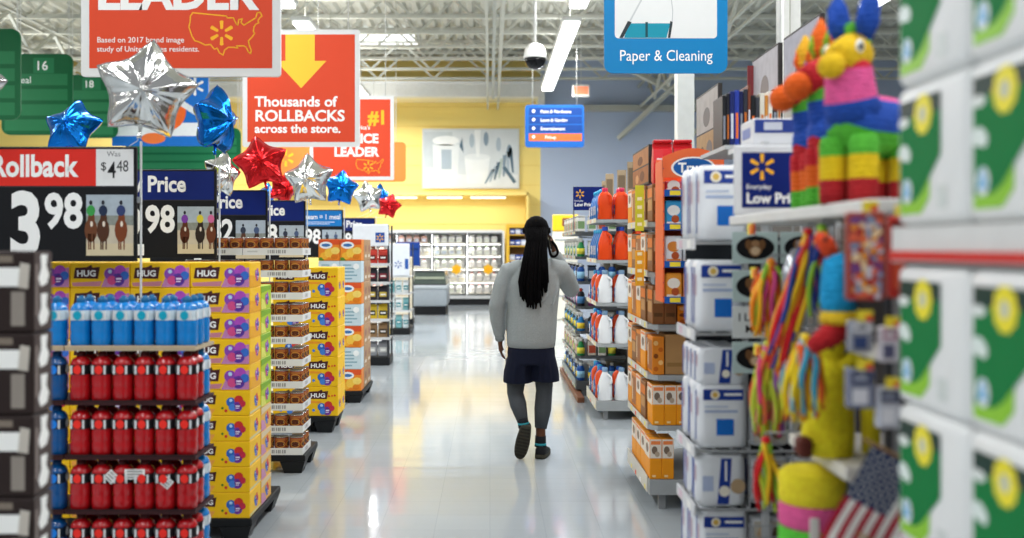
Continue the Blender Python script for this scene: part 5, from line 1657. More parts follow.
# ------------------------------------------------------------------ party rack
E0, E1 = 2.22, 3.52
er = thing('party_rack', 'white party supplies rack with hooks and small shelves', 'rack', (1.08, (E0 + E1) / 2, 0))
hy = (E1 - E0) / 2
b = MB(); b.box(.20, -hy, .15, .235, hy, 1.64, M('#3b3533', .6)); b.build('back_panel', er)
b = MB(); b.rbox(-.235, -hy, 1.635, .235, hy, 1.668, M('#dcdcd8', .5), .004, 1); b.build('top_shelf', er)
b = MB(); b.rbox(-.235, .0 - .5, 1.00, .20, -.05, 1.035, M('#d9d6cc', .5), .006, 1); b.build('small_shelf', er)
b = MB(); b.rbox(-.20, -.60, 1.30, .20, -.45, 1.33, M('#d9d6cc', .5), .006, 1); b.build('small_shelf', er)
b = MB(); b.rbox(-.26, -.45, .645, .20, -.12, .685, M('#d9d6cc', .5), .006, 1); b.build('lower_shelf', er)
b = MB(); b.box(-.235, -hy, .001, .235, hy, .15, M('#77797b', .5)); b.build('base', er)
for y in (-hy + .02, hy - .02):
    b = MB(); b.box(.19, y - .02, .15, .235, y + .02, 1.95, GREY); b.build('upright', er)
for k, (px, y_, z_) in enumerate(((757, 3.20, 1.60), (757, 3.16, 1.46), (757, 3.12, 1.22))):
    b = MB(); b.box(-.245, y_ - 2.87 - .03, z_, -.236, y_ - 2.87 + .03, z_ + .035, M('#f2e04a', .5)); b.rect(front(-.245, y_ - 2.87 - .031, z_), 0, 0, .009, .035, M('#e4452c', .5)); b.rect(aisleR(-.2455, y_ - 2.87, z_), 0, .0, .025, .03, M('#e4452c', .5)); b.build('price_tag', er)

_fringed = set()
def fringe(hexc):
    m = M(hexc, .8, var=.24, scale=60, bump=.5, bscale=90)
    if m.name not in _fringed:
        _fringed.add(m.name)
        nt = m.node_tree
        tc = [q for q in nt.nodes if q.type == 'TEX_COORD'][0]
        wv = nt.nodes.new('ShaderNodeTexWave')
        wv.bands_direction = 'Z'
        wv.inputs['Scale'].default_value = 22
        wv.inputs['Distortion'].default_value = 5
        wv.inputs['Detail'].default_value = 3
        wv.inputs['Detail Scale'].default_value = 4
        nt.links.new(tc.outputs['Object'], wv.inputs['Vector'])
        bp = nt.nodes.new('ShaderNodeBump')
        bp.inputs['Strength'].default_value = .6
        bp.inputs['Distance'].default_value = .010
        nt.links.new(wv.outputs['Fac'], bp.inputs['Height'])
        nt.links.new(bp.outputs['Normal'], nt.nodes['Principled BSDF'].inputs['Normal'])
    return m
def donkey(loc, rotz, label, bnd, headm, muzzle, earm, earin, mane, eye, scale=1.0, wide=False):
    r = thing('paper_donkey', label, 'pinata', loc, rotz, group='paper donkeys on the party rack')
    b = MB()
    for lx in (-.095, .085):
        for ly in ((-.042, .042) if wide else (-.032, .032)):
            b.tube([(lx, ly, z) for z in (0.001, .03, .06, .09, .12, .15, .17)], [.036, .036, .036, .036, .036, .037, .03] if wide else [.027, .027, .027, .028, .029, .03, .028], headm, 12)
    k_ = 1.2 if wide else .85
    n = 16
    rings = []
    for i in range(13):
        t = i / 12
        x = -.13 + .26 * t
        q = math.sqrt(max(.02, 1 - (2 * t - 1) ** 6))
        rings.append([(x, .075 * q * cos(2 * pi * j / n), .205 + .075 * q * sin(2 * pi * j / n)) for j in range(n)])
    b.loft(rings, headm)
    b.tube([(-.07, 0, .22), (-.085, 0, .26), (-.09, 0, .30), (-.095, 0, .335), (-.1, 0, .36)], [(.055 * k_, .06 * k_), (.053 * k_, .055 * k_), (.05 * k_, .05 * k_), (.048 * k_, .048 * k_), (.045, .045)], headm, 14)
    b.v = [(x * scale, y * scale, z * scale) for x, y, z in b.v]
    b.bands([(z * scale, fringe(c)) for z, c in bnd])
    b.build('body', r)
    def S(b):
        b.v = [(x * scale, y * scale, z * scale) for x, y, z in b.v]
        return b
    b = MB(); b.tube([(-.045, 0, .375), (-.08, 0, .375), (-.12, 0, .36), (-.145, 0, .35)], [.04, .055, .048, .04], fringe(headm_hex(headm)), 14); S(b).build('head', r)
    b = MB(); b.ell((-.165, 0, .338), .040 * (.8 if wide else 1), .042 * (.85 if wide else 1), .040 * (.8 if wide else 1), fringe(muzzle)); S(b).build('muzzle', r)
    for s in (-1, 1):
        b = MB(); b.tube([(-.07, s * .03, .41), (-.075, s * .04, .45), (-.075, s * .046, .495), (-.07, s * .048, .54)], [.018, .031, .026, .005], fringe(earm), 10)
        e = S(b).build('ear', r)
        b = MB(); b.tube([(-.09, s * .034, .42), (-.098, s * .041, .455), (-.094, s * .046, .50)], [.006, .015, .005], fringe(earin), 8); S(b).build('ear_lining', e)
    b = MB(); b.rbox(-.095, -.018, .415, -.02, .018, .455, fringe(mane), .012, 2); b.rbox(-.045, -.016, .30, -.015, .016, .43, fringe(mane), .012, 2); S(b).build('mane', r)
    for s in (-1, 1):
        b = MB(); b.ell((-.115, s * .046, .385), .015, .008, .017, M('#f2f2ee', .4), 12, 8); b.ell((-.12, s * .052, .383), .008, .005, .010, TYPEK, 10, 6); S(b).build('eye', r)
    b = MB(); b.tube([(.12, 0, .24), (.16, 0, .22), (.18, 0, .16)], [.012, .014, .02], fringe(mane), 8); S(b).build('tail', r)
    return r
_hm = {}
def headm_hex(m):
    return _hm.get(m, '#f0c020')
def hm(c):
    m = fringe(c)
    _hm[m] = c
    return m
ZT = 1.669
donkey((.975, 2.55, ZT), R(36), 'paper donkey with a yellow face and blue ears, nearest', [(.055, '#b3242a'), (.125, '#f2c81c'), (.19, '#58b83a'), (.265, '#2450b0'), (.325, '#e85c9a'), (.5, '#cf2738')], hm('#f0c020'), '#f0c020', '#2450b0', '#2450b0', '#5fb83a', 1, 1.0, True)
donkey((1.02, 2.80, ZT), R(10), 'paper donkey with a red head and orange ears beside the yellow faced one', [(.062, '#58b83a'), (.125, '#ef6a22'), (.19, '#c8272f'), (.28, '#2450b0'), (.32, '#58b83a'), (.5, '#cf2a30')], hm('#c8272f'), '#f0641e', '#ee6a1e', '#8fb92c', '#8fb92c', 1, 1.0)
donkey((1.045, 3.02, ZT), R(8), 'paper donkey half hidden behind the red headed one', [(.062, '#58b83a'), (.125, '#ef6a22'), (.19, '#c8272f'), (.28, '#2450b0'), (.32, '#58b83a'), (.5, '#cf2a30')], hm('#c8272f'), '#f0641e', '#e9b02a', '#ee6a1e', '#2c4fa8', 1, 1.0)

# streamers hung from hooks
def streamer(px, py, d, length, spread, cols, label, lean=(0, 0), seed=1, nst=34):
    top = at(px, py, d)
    r = thing('streamer_bunch', label, 'streamer', top, group='streamer bunches on the party rack')
    rn = random.Random(seed)
    for k in range(nst):
        c = cols[k % len(cols)]
        fx, fy = (k / (nst - 1) - .5) * spread, (rn.random() - .5) * spread * .6
        ln = length * (.82 + .25 * rn.random())
        pts, rr = [], []
        for i in range(9):
            t = i / 8
            bulge = sin(min(1, t * 1.6) * pi / 2)
            pts.append((fx * bulge + lean[0] * t ** 1.3 + .006 * sin(7 * t + k), fy * bulge + .006 * cos(6 * t + 2 * k), -ln * t + .012 * sin(pi * t) * (1 if abs(fx) < spread * .3 else .3)))
            rr.append((.0075 * (1 if t < .85 else .7), .003))
        b = MB(); b.tube(pts, rr, M(c, .4, var=.08), 6); b.build('strand', r)
    b = MB(); b.ell((0, 0, 0), .014, .014, .012, M(cols[0], .5), 10, 6); b.build('knot', r)
    b = MB(); b.tube([(0, 0, .01), (.0, 0, .02), (1.278 - top.x, 0, .02)], .003, STEEL, 6); b.build('hook', r)
    return r
streamer(771, 262, 2.98, .215, .10, ['#f2902a', '#f4c62e', '#e8642c', '#f2b52a', '#8fbf3a', '#d9508a', '#3a5fb0'], 'orange and yellow streamer bunch hanging under the rack top', (-.01, 0), 3)
streamer(808, 232, 2.75, .36, .06, ['#d9262f', '#f2c42a', '#e4483a', '#2d4a9c', '#f0922a', '#e8b83a'], 'long red and yellow streamer bunch sweeping down', (-.085, 0), 5)
streamer(822, 228, 2.62, .22, .05, ['#8fbf3a', '#27418f', '#2c2f6a', '#f2a52a', '#d8384a'], 'navy and green streamer bunch beside the blue paper bird', (-.01, 0), 8, 10)
streamer(805, 338, 2.41, .195, .085, ['#f4d42a', '#4ab0d0', '#f09a2a', '#f4d42a', '#e8642c', '#7fc4d8'], 'yellow and sky blue streamer bunch on the yellow paper figure', (-.005, 0), 11)
streamer(768, 344, 2.92, .26, .085, ['#c9d94a', '#e86a4a', '#b9cf3a', '#e84a8a', '#f0a03a', '#9a5fb8', '#d9c93a'], 'lime and pink streamer bunch low on the rack edge', (0, 0), 13)
streamer(766, 440, 2.85, .20, .06, ['#d9262f', '#b9202a', '#c9d94a', '#8fbf3a', '#f2c42a'], 'red and lime streamer bunch lowest on the rack edge', (.01, 0), 17, 10)
# clear bag
cb = thing('silver_bag', 'silver foil bag hanging among the streamers', 'bag', at(797, 300, 2.9))
b = MB(); b.loft([[(sx * .045 * s, sy * .02 * t, z) for sx, sy in ((-1, 0), (-.6, -1), (.6, -1), (1, 0), (.6, 1), (-.6, 1))] for z, s, t in ((0, .6, .4), (.03, 1, 1), (.08, 1, 1), (.12, .7, .5), (.15, .3, .2))], M('#c9ccd2', .2, .7), True); b.build('bag', cb)
b = MB(); b.tube([(0, 0, .14), (0, 0, .17), (.34, 0, .17)], .003, STEEL, 6); b.build('hook', cb)

# blue paper bird
p = at(838, 292, 2.36)
pb_ = thing('paper_bird', 'blue paper bird with a yellow skirt and red tail', 'pinata', p)
b = MB(); b.tube([(.005, 0, -.05), (0, 0, -.02), (0, 0, .02), (-.003, 0, .06), (-.01, 0, .09)], [.038, .042, .040, .034, .02], fringe('#1f9fd6'), 16); b.build('body', pb_)
b = MB(); b.lathe([(.046, -.075), (.047, -.06), (.042, -.045)], .005, 0, fringe('#f2c52a'), 16); b.build('skirt', pb_)
b = MB(); b.tube([(.01, 0, -.07), (-.02, -.01, -.10), (-.07, -.02, -.13)], [.032, .03, .018], fringe('#c2262c'), 12); b.build('tail', pb_)
b = MB(); b.tube([(-.012, 0, .085), (-.03, 0, .115), (-.05, 0, .135)], [.018, .022, .012], fringe('#e8502a'), 12); b.ell((-.036, -.02, .125), .006, .004, .006, TYPEK, 8, 6); b.build('head', pb_)
b = MB(); b.tube([(0, 0, .08), (.0, 0, .14), (.0, 0, .1655 + 1.46 - 1.46)], .002, WHITE, 5); b.tube([(0, 0, .155), (1.278 - p.x, 0, .155)], .003, STEEL, 6); b.build('hook', pb_)

# yellow paper figure
yf = thing('paper_figure', 'yellow fringed paper figure with an arched tail on the small shelf', 'pinata', (.895, 2.52, 1.0365))
YF_ = fringe('#ffe024')
b = MB(); b.tube([(-.04, 0, .0), (-.04, 0, .05), (-.035, 0, .12), (-.03, 0, .19), (-.03, 0, .25)], [.062, .065, .058, .048, .03], YF_, 16); b.build('body', yf)
b = MB(); b.tube([(-.02, -.02, .22), (.015, -.02, .245), (.045, -.02, .20), (.06, -.02, .12), (.062, -.02, .006)], [.022, .025, .025, .024, .022], YF_, 12); b.build('tail', yf)
b = MB(); b.rbox(-.13, -.06, .0, -.095, -.01, .05, M('#5b2a20', .7), .008, 1); b.build('foot', yf)
b = MB(); b.ell((-.035, -.01, .27), .035, .032, .032, YF_, 14, 8); b.ell((-.045, -.042, .275), .006, .004, .007, TYPEK, 8, 6); b.build('head', yf)
# striped drum
dm = thing('paper_drum', 'yellow pink and green striped paper drum on the lower shelf', 'pinata', (.835, 2.58, .6865))
for nm, z0, z1, c in (('green_band', 0, .155, '#5fd040'), ('pink_band', .155, .215, '#f0609c'), ('yellow_band', .215, .30, '#ffdf2e')):
    b = MB(); b.lathe([(.082, z0), (.085, z0 + .012), (.085, z1 - .012), (.082 if nm != 'yellow_band' else .07, z1)], 0, 0, fringe(c), 28); b.build(nm, dm)
b = MB(); b.rbox(-.035, -.092, .135, -.012, -.0875, .195, M('#e6e2da', .5), .001, 1); b.build('tag', dm)

# packs hanging on the near end panel of the party rack
ep = thing('end_panel', 'dark end panel of the party rack with hanging packs', 'panel', (1.07, 2.19, 0))
b = MB(); b.box(-.20, -.012, .15, .19, .012, 1.63, M('#2a2b30', .5)); b.build('board', ep)
for s in (-.19, .175):
    b = MB(); b.box(s, -.014, .001, s + .015, .014, 1.64, GREY); b.build('upright', ep)
def hung_pack(px0, px1, py0, py1, d, body, arts, label):
    a, c = at(px0, py1, d), at(px1, py0, d)
    W, H = c.x - a.x, c.z - a.z
    r = thing('hanging_pack', label, 'pack', ((a.x + c.x) / 2, d, a.z), group='packs on the party end panel')
    b = MB(); b.rbox(-W / 2, -.012, 0, W / 2, .012, H, M(body, .35, var=.1), .005, 1); b.build('pack', r)
    fr = front(-W / 2, -.0125, 0)
    b = MB()
    rn = random.Random(int(px0 + py0))
    if arts == 'beads':
        for i in range(6):
            for j in range(13):
                x, z = W * (.1 + .8 * (i + rn.random() * .6) / 6), H * (.04 + .92 * (j + rn.random() * .5) / 13)
                b.disc(fr, x, z, .0055 + .003 * rn.random(), M(rn.choice(['#f29a3a', '#f4d6a8', '#d9d4e0', '#7a4a8a', '#b93a3a', '#e86a4a', '#8aa0c0']), .4), .0008 + .0003 * ((i + j) % 3), None, 8)
    else:
        b.rect(fr, W * .1, H * .62, W * .9, H * .92, M(arts[0], .5)); b.rect(fr, W * .15, H * .12, W * .7, H * .5, M(arts[1], .5)); b.rect(fr, W * .2, H * .72, W * .7, H * .8, M(arts[2], .5), .0012)
    b.build('print', r)
    b = MB(); b.tube([(0, -.02, H - .01), (0, 2.177 - d, H - .01)], .003, STEEL, 6); b.build('hook', r)
    b = MB(); b.box(-.016, -.03, H - .0, .016, -.027, H + .022, M('#f2d93a', .5)); b.rect(front(-.016, -.0302, H), .017, .0, .031, .012, M('#e4452c', .5)); b.build('price_tag', r)
hung_pack(846, 884, 212, 300, 2.10, '#9c443c', 'beads', 'red pack of small bright beads under the paper donkeys')
hung_pack(848, 872, 320, 352, 2.10, '#8f919c', ('#d9d9e2', '#3a4a7a', '#6a6a78'), 'grey pack below the bead pack, outer column')
hung_pack(846, 874, 368, 408, 2.09, '#7e8296', ('#4a5070', '#dcdae2', '#b0b4c4'), 'grey pack with dark print low in the outer column')
hung_pack(878, 898, 326, 362, 2.10, '#d9d4dc', ('#b98aa0', '#5a5a78', '#f0eef2'), 'pale pink pack in the inner column behind the paper packs')
hung_pack(876, 900, 386, 428, 2.09, '#c4c6d0', ('#55586c', '#e4e4ea', '#9aa0b4'), 'pale grey pack lowest in the inner column')
hung_pack(888, 906, 216, 298, 2.12, '#b8352e', ('#7a2a2a', '#d9563a', '#e8c8a0'), 'narrow red pack next to the bead pack')

# small flags
def flag(H0, f, g, ln, ht, label):
    r = thing('hand_flag', label, 'flag', H0, group='small striped flags')
    f, g = Vector(f).normalized(), Vector(g).normalized()
    nrm = f.cross(g).normalized()
    b = MB()
    nu, nv = 20, 13
    RED, WHT, BLU = M('#b01f35', .6), M('#eceae4', .6), M('#2c3a5c', .6)
    P_ = lambda u, v: f * (u * ln) + g * (v * ht) + nrm * (.008 * sin(u * 7 + v * 2))
    vs = [P_(i / nu, j / nv) for i in range(nu + 1) for j in range(nv + 1)]
    fs, ms = [], []
    for i in range(nu):
        for j in range(nv):
            fs.append((i * (nv + 1) + j, (i + 1) * (nv + 1) + j, (i + 1) * (nv + 1) + j + 1, i * (nv + 1) + j + 1))
            ms.append(BLU if i < 8 and j < 7 else (RED if j % 2 == 0 else WHT))
    b.add(vs, fs, ms, True)
    b.add([v - nrm * .0012 for v in vs], [q[::-1] for q in fs], ms, True)
    b.build('cloth', r)
    b = MB()
    for row in range(9):
        for k in range(6 if row % 2 == 0 else 5):
            u = .4 * (k + .5 + (.5 if row % 2 else 0)) / 6
            v = (7 / 13) * (row + .7) / 9.4
            for side in (1, -1):
                c = P_(u, v) + nrm * (.0012 if side > 0 else -.0024)
                pts = []
                for q in range(10):
                    rad = .0048 if q % 2 == 0 else .002
                    pts.append(c + f * (rad * sin(pi * q / 5)) - g * (rad * cos(pi * q / 5)))
                b.add(pts, [tuple(range(10))], WHT)
    b.build('stars', r)
    b = MB(); b.tube([-g * .02 - nrm * .0 - f * .004, g * (ht + .16) - f * .004], .004, M('#8a6a44', .6), 8); b.build('stick', r)
    return r
flag((.80, 2.09, 1.145), (-.50, -.10, -.85), (.80, .02, -.42), .30, .19, 'small striped flag with stars hanging by the paper packs, upper one')
flag((.768, 2.04, .96), (-.45, -.10, -.85), (.80, .02, -.42), .26, .17, 'small striped flag hanging lower beneath the first')
fb = thing('flag_holder', 'grey wire holder for the small flags', 'holder', (.95, 2.12, .66))
b = MB(); b.box(-.06, -.05, 0, .06, .05, .012, STEEL); b.build('tray', fb)
b = MB(); b.tube([(.03, 0, .012), (.03, 0, .30)], .006, STEEL, 8); b.build('post', fb)
b = MB(); b.box(-.14, -.035, -.66 + .001, .14, .035, 0, M('#5a5c60', .5)); b.build('stand', fb)

# ------------------------------------------------------------------ nearest: white packs with green labels
FX = .80
fs_ = thing('pack_shelf', 'white shelf unit with a red edge holding the green labelled packs', 'shelf', (1.03, 1.66, 0))
b = MB(); b.box(-.235, -.36, 1.530, .26, .31, 1.598, M('#d9dad8', .5)); sh = b.build('shelf', fs_)
b = MB(); b.box(-.241, -.36, 1.535, -.2355, .31, 1.552, M('#cf2f2a', .45)); b.build('red_edge', sh)
b = MB(); b.box(-.23, -.36, .96, .26, .31, .987, M('#d9dad8', .5)); b.build('shelf', fs_)
b = MB(); b.box(-.23, -.36, .001, .26, .31, .12, M('#8f9294', .5)); b.build('base', fs_)
b = MB(); b.box(.26, -.36, .12, .285, .31, 2.2, M('#b9b6ae', .5)); b.build('back_panel', fs_)
def tissue_make():
    r = empty('paper_pack')
    dy, dz, dx = .288, .267, .24
    b = MB(); b.rbox(0, 0, 0, dx, dy, dz, M('#e9ebea', .35, var=.04, bump=.25, bscale=18), .02, 3); b.build('pack', r)
    fr = aisleR(-.0006, dy, 0)
    b = MB()
    G = M('#08783c', .7, var=.05)
    b.poly(fr, [(.022, .022), (.115, .022), (.15, .05), (.15, .10), (.022, .10)], M('#8fcb3c', .4), .0006)
    b.poly(fr, [(.022, .045), (.085, .045), (.115, .058), (.195, .125), (.195, .232), (.022, .232)], G, .001)
    b.rect(fr, .022, .205, .195, .238, M('#163a34', .4), .0013)
    b.disc(fr, .04, .198, .024, M('#dfe6e2', .4), .0016, .010)
    b.disc(fr, .04, .14, .024, M('#dde9e4', .4), .0016, .016); b.disc(fr, .058, .134, .013, M('#dde9e4', .4), .0017, .013)
    b.build('green_label', r)
    b = MB()
    for k in range(10):
        t = 2 * pi * k / 10
        b.disc(fr, .125 + .026 * cos(t), .205 + .026 * sin(t), .013, M('#f1e33a', .4), .002 + .0001 * (k % 2), None, 10)
    b.disc(fr, .125, .205, .027, M('#f1e33a', .4), .0023); b.disc(fr, .125, .205, .015, M('#c9cdb8', .4), .0027)
    b.build('flower_badge', r)
    b = MB(); b.disc(fr, .055, .066, .022, M('#e6eef2', .4), .0018, .024); b.poly(fr, [(.038, .055), (.072, .055), (.055, .09)], M('#6fb4dc', .4), .0024); b.build('drop_badge', r)
    b = MB(); b.poly(fr, [(.18, .03), (.22, .03), (.22, .07), (.18, .07)], M('#d0d7d4', .4)); b.build('small_print', r)
    return r
tk = Kind(tissue_make)
zrow = (1.8195, 1.5635, 1.27, 1.012, .715, .461, .207)
zrow = (1.869, 1.600, 1.258, .989)
for c in range(2):
    for k, z in enumerate(zrow):
        tk.put((FX, 1.672 - c * .293, z), 'white paper pack with a green label, %s row, %s' % (['top', 'second', 'third', 'lowest'][k], ['next to the paper donkeys', 'nearest the camera'][c]), 'pack', 'green labelled paper packs')
# ================================================================== the person
PX, PY = .333, 7.36
per = thing('person', 'person in grey sweatshirt and navy shorts walking away with a phone at the ear', 'person', (PX, PY, 0.001))
SKIN = M('#5a3826', .5, var=.06)
def arm_pts(side):
    if side < 0:
        return [(-.15, 0, 1.42), (-.200, 0, 1.375), (-.238, -.005, 1.28), (-.285, -.005, 1.12), (-.278, .02, 1.02), (-.262, .05, .90)]
    return [(.135, 0, 1.42), (.190, .02, 1.385), (.225, .08, 1.335), (.285, .19, 1.235), (.265, .20, 1.29), (.20, .165, 1.42), (.155, .13, 1.51)]
# ---- body: one skin
b = MB()
def ring(cx, cy, z, rx, ry, n=20):
    return [(cx + rx * cos(2 * pi * j / n), cy + ry * sin(2 * pi * j / n), z) for j in range(n)]
tor = [(-.03, .0, .80, .14, .10), (-.03, 0, .88, .155, .11), (-.025, 0, .98, .14, .10), (-.015, 0, 1.10, .14, .10), (-.01, 0, 1.25, .165, .11), (0, 0, 1.36, .175, .105), (.0, 0, 1.43, .13, .085), (.0, .01, 1.49, .065, .06), (.004, .02, 1.56, .055, .058), (.006, .03, 1.60, .056, .062)]
b.loft([ring(*t) for t in tor], SKIN)
HC = (.012, .045, 1.672)
hd = [(-.115, .045, .055), (-.10, .06, .068), (-.06, .072, .085), (-.01, .079, .098), (.04, .078, .1), (.08, .062, .082), (.105, .03, .045)]
b.loft([ring(HC[0], HC[1] + (.012 if z < -.05 else 0), HC[2] + z, rx, ry) for z, rx, ry in hd], SKIN)
hx, hy_, hz = HC
b.tube([(hx, hy_ + .088, hz + .01), (hx, hy_ + .105, hz - .02), (hx, hy_ + .118, hz - .038), (hx, hy_ + .095, hz - .048)], [.011, .014, .019, .012], SKIN, 10)      # nose
b.tube([(hx - .028, hy_ + .092, hz - .07), (hx, hy_ + .102, hz - .072), (hx + .028, hy_ + .092, hz - .07)], [.008, .011, .008], SKIN, 8)     # lips
b.ell((hx, hy_ + .07, hz - .105), .035, .03, .022, SKIN)
for s in (-1, 1):
    b.ell((hx + s * .08, hy_ - .002, hz - .015), .011, .022, .034, SKIN)     # ears
    b.tube([(hx + s * .012, hy_ + .094, hz + .022), (hx + s * .05, hy_ + .082, hz + .024)], [.010, .009], SKIN, 8)   # brows
lp = arm_pts(-1)
b.tube(lp, [.05, .052, .047, .038, .036, .026], SKIN, 14)
rp = arm_pts(1)
b.tube(rp, [.05, .052, .048, .040, .038, .032, .025], SKIN, 14)
# hands: palm, four fingers, thumb
def hand(wrist, dirv, side, palm_n, curl):
    w_, d = Vector(wrist), Vector(dirv).normalized()
    n = Vector(palm_n)
    n = (n - d * n.dot(d)).normalized()          # the palm faces n
    a = d.cross(n).normalized() * side           # towards the thumb
    b.tube([w_ - d * .02, w_ + d * .02, w_ + d * .06, w_ + d * .092], [(.024, .018), (.034, .017), (.040, .016), (.038, .014)] if abs(a.x) > .5 else [(.02, .024), (.018, .034), (.016, .040), (.014, .038)], SKIN, 14)
    for k, (off, ln) in enumerate(((.030, .070), (.0105, .078), (-.0095, .073), (-.029, .058))):
        p = w_ + d * .085 + a * off
        pts, q, dd = [p], p, d.copy()
        for j, fr_ in enumerate((.45, .32, .26)):
            ang = curl * (.6 + .25 * j)
            dd = (dd * cos(ang) + n * sin(ang)).normalized()
            q = q + dd * ln * fr_
            pts.append(q)
        b.tube([p - d * .02] + pts, [.0095, .0095, .0088, .0082, .0068], SKIN, 8)
    t0 = w_ + d * .03 + a * .03
    b.tube([t0 - a * .01, t0 + a * .014 + d * .02, t0 + a * .022 + d * .045 + n * .010, t0 + a * .014 + d * .068 + n * .022], [.012, .0115, .010, .0075], SKIN, 8)
hand((-.258, .058, .875), (.05, .10, -1), -1, (1, 0, .05), .35)
hand((.148, .125, 1.525), (-.25, -.10, 1), 1, (-1, -.25, -.25), .45)
LEGL = [(-.115, 0, .86), (-.135, .02, .66), (-.145, .045, .475), (-.125, -.02, .40), (-.095, -.105, .29)]
LEGR = [(.055, 0, .86), (.066, .03, .66), (.07, .05, .49), (.058, .015, .36), (.042, .0, .22), (.04, 0.0, .09)]
b.tube(LEGL, [.085, .072, .05, .052, .032], SKIN, 16)
b.tube(LEGR, [.085, .072, .05, .053, .036, .036], SKIN, 16)
# feet under the shoes
b.tube([(-.095, -.100, .30), (-.083, -.090, .245), (-.096, -.050, .14), (-.112, -.020, .06)], [.033, .029, .024, .016], SKIN, 12)
b.tube([(.04, -.02, .05), (.05, .06, .04), (.068, .16, .03)], [.034, .034, .028], SKIN, 12)
body = remeshed(b, 'body', .0062, 2, SKIN, per)
body['label'] = 'brown skinned hands neck and ankle'
for s in (-1, 1):
    b = MB(); b.ell((hx + s * .03, hy_ + .088, hz + .004), .012, .009, .0075, M('#eeeae2', .3), 12, 8); b.ell((hx + s * .03, hy_ + .0955, hz + .004), .005, .003, .005, M('#23150e', .3), 10, 6); b.build('eye', per)

# ---- sweatshirt
SW = M('#949a9a', .9, var=.30, scale=170, bump=.3, bscale=14)
SWR = M('#8b9191', .85, var=.12, scale=160)
b = MB()
t2 = [(-.028, .0, .835, .172, .130), (-.028, 0, .87, .182, .140), (-.026, -.002, .95, .186, .144), (-.022, 0, 1.05, .186, .144), (-.016, 0, 1.18, .192, .144), (-.008, 0, 1.29, .196, .138), (0, 0, 1.36, .182, .125), (.0, 0, 1.42, .142, .108), (.0, .005, 1.47, .100, .088), (.002, .01, 1.52, .076, .074)]
b.loft([ring(*t) for t in t2], SW)
b.tube([(-.10, 0, 1.405)] + [Vector(p) for p in lp[1:]], [.07, .072, .070, .060, .055, .042], SW, 18)
b.tube([(.10, 0, 1.405)] + [Vector(p) for p in rp[1:]], [.075, .080, .078, .066, .064, .054, .044], SW, 18)
# folds
b.tube([(.12, -.10, 1.25), (.05, -.14, 1.17), (-.02, -.145, 1.12)], [.008, .012, .006], SW, 8)
b.tube([(.165, -.04, 1.33), (.16, -.09, 1.24), (.12, -.125, 1.12)], [.008, .012, .006], SW, 8)
sw = remeshed(b, 'sweatshirt', .0085, 5, SW, per)
b = MB(); b.loft([ring(-.028, 0, z, rx, ry, 28) for z, rx, ry in ((.818, .166, .124), (.826, .176, .134), (.862, .180, .137), (.872, .176, .132))], SWR); b.build('hem_band', per)
b = MB(); b.tube([(-.2625, .045, .915), (-.261, .052, .888), (-.2585, .058, .866)], [.036, .037, .034], SWR, 16); b.build('cuff', per)
b = MB(); b.tube([(.162, .135, 1.495), (.155, .13, 1.512), (.148, .125, 1.53)], [.036, .037, .034], SWR, 16); b.build('cuff', per)
b = MB(); b.tube([(.002, .01, 1.50), (.003, .012, 1.518)], [(.074, .074), (.070, .070)], SWR, 20); b.build('collar', per)

# ---- shorts, leggings
SH = M('#0b1126', .8, var=.15, scale=30, bump=.35, bscale=9)
b = MB()
b.loft([ring(-.028, 0, z, rx, ry) for z, rx, ry in ((.70, .175, .130), (.78, .178, .128), (.87, .165, .12))], SH)
b.loft([ring(cx, cy, z, rx, ry) for cx, cy, z, rx, ry in ((-.130, .02, .555, .108, .110), (-.126, .015, .64, .106, .110), (-.11, 0, .74, .098, .11), (-.10, 0, .82, .085, .10))], SH)
b.loft([ring(cx, cy, z, rx, ry) for cx, cy, z, rx, ry in ((.078, .025, .565, .105, .110), (.072, .018, .65, .104, .110), (.055, 0, .74, .098, .11), (.045, 0, .82, .085, .10))], SH)
for x0, x1, z in ((-.13, -.155, .57), (-.08, -.09, .57), (.03, .04, .58), (.09, .10, .58)):
    b.tube([(x0, -.085, .80), ((x0 + x1) / 2, -.098, .69), (x1, -.075, z)], [.006, .014, .018], SH, 8)
remeshed(b, 'shorts', .0085, 3, SH, per)
LG = M('#42464a', .85, var=.35, scale=190)
for nm, pts, rr in (('l', LEGL, [.09, .079, .061, .062, .040]), ('r', LEGR[:5], [.09, .079, .061, .063, .044])):
    p2 = [Vector(p) for p in pts]
    b = MB(); b.tube([p2[1] + (p2[0] - p2[1]) * .3] + p2[1:], rr, LG, 20)
    b.build('legging', per)
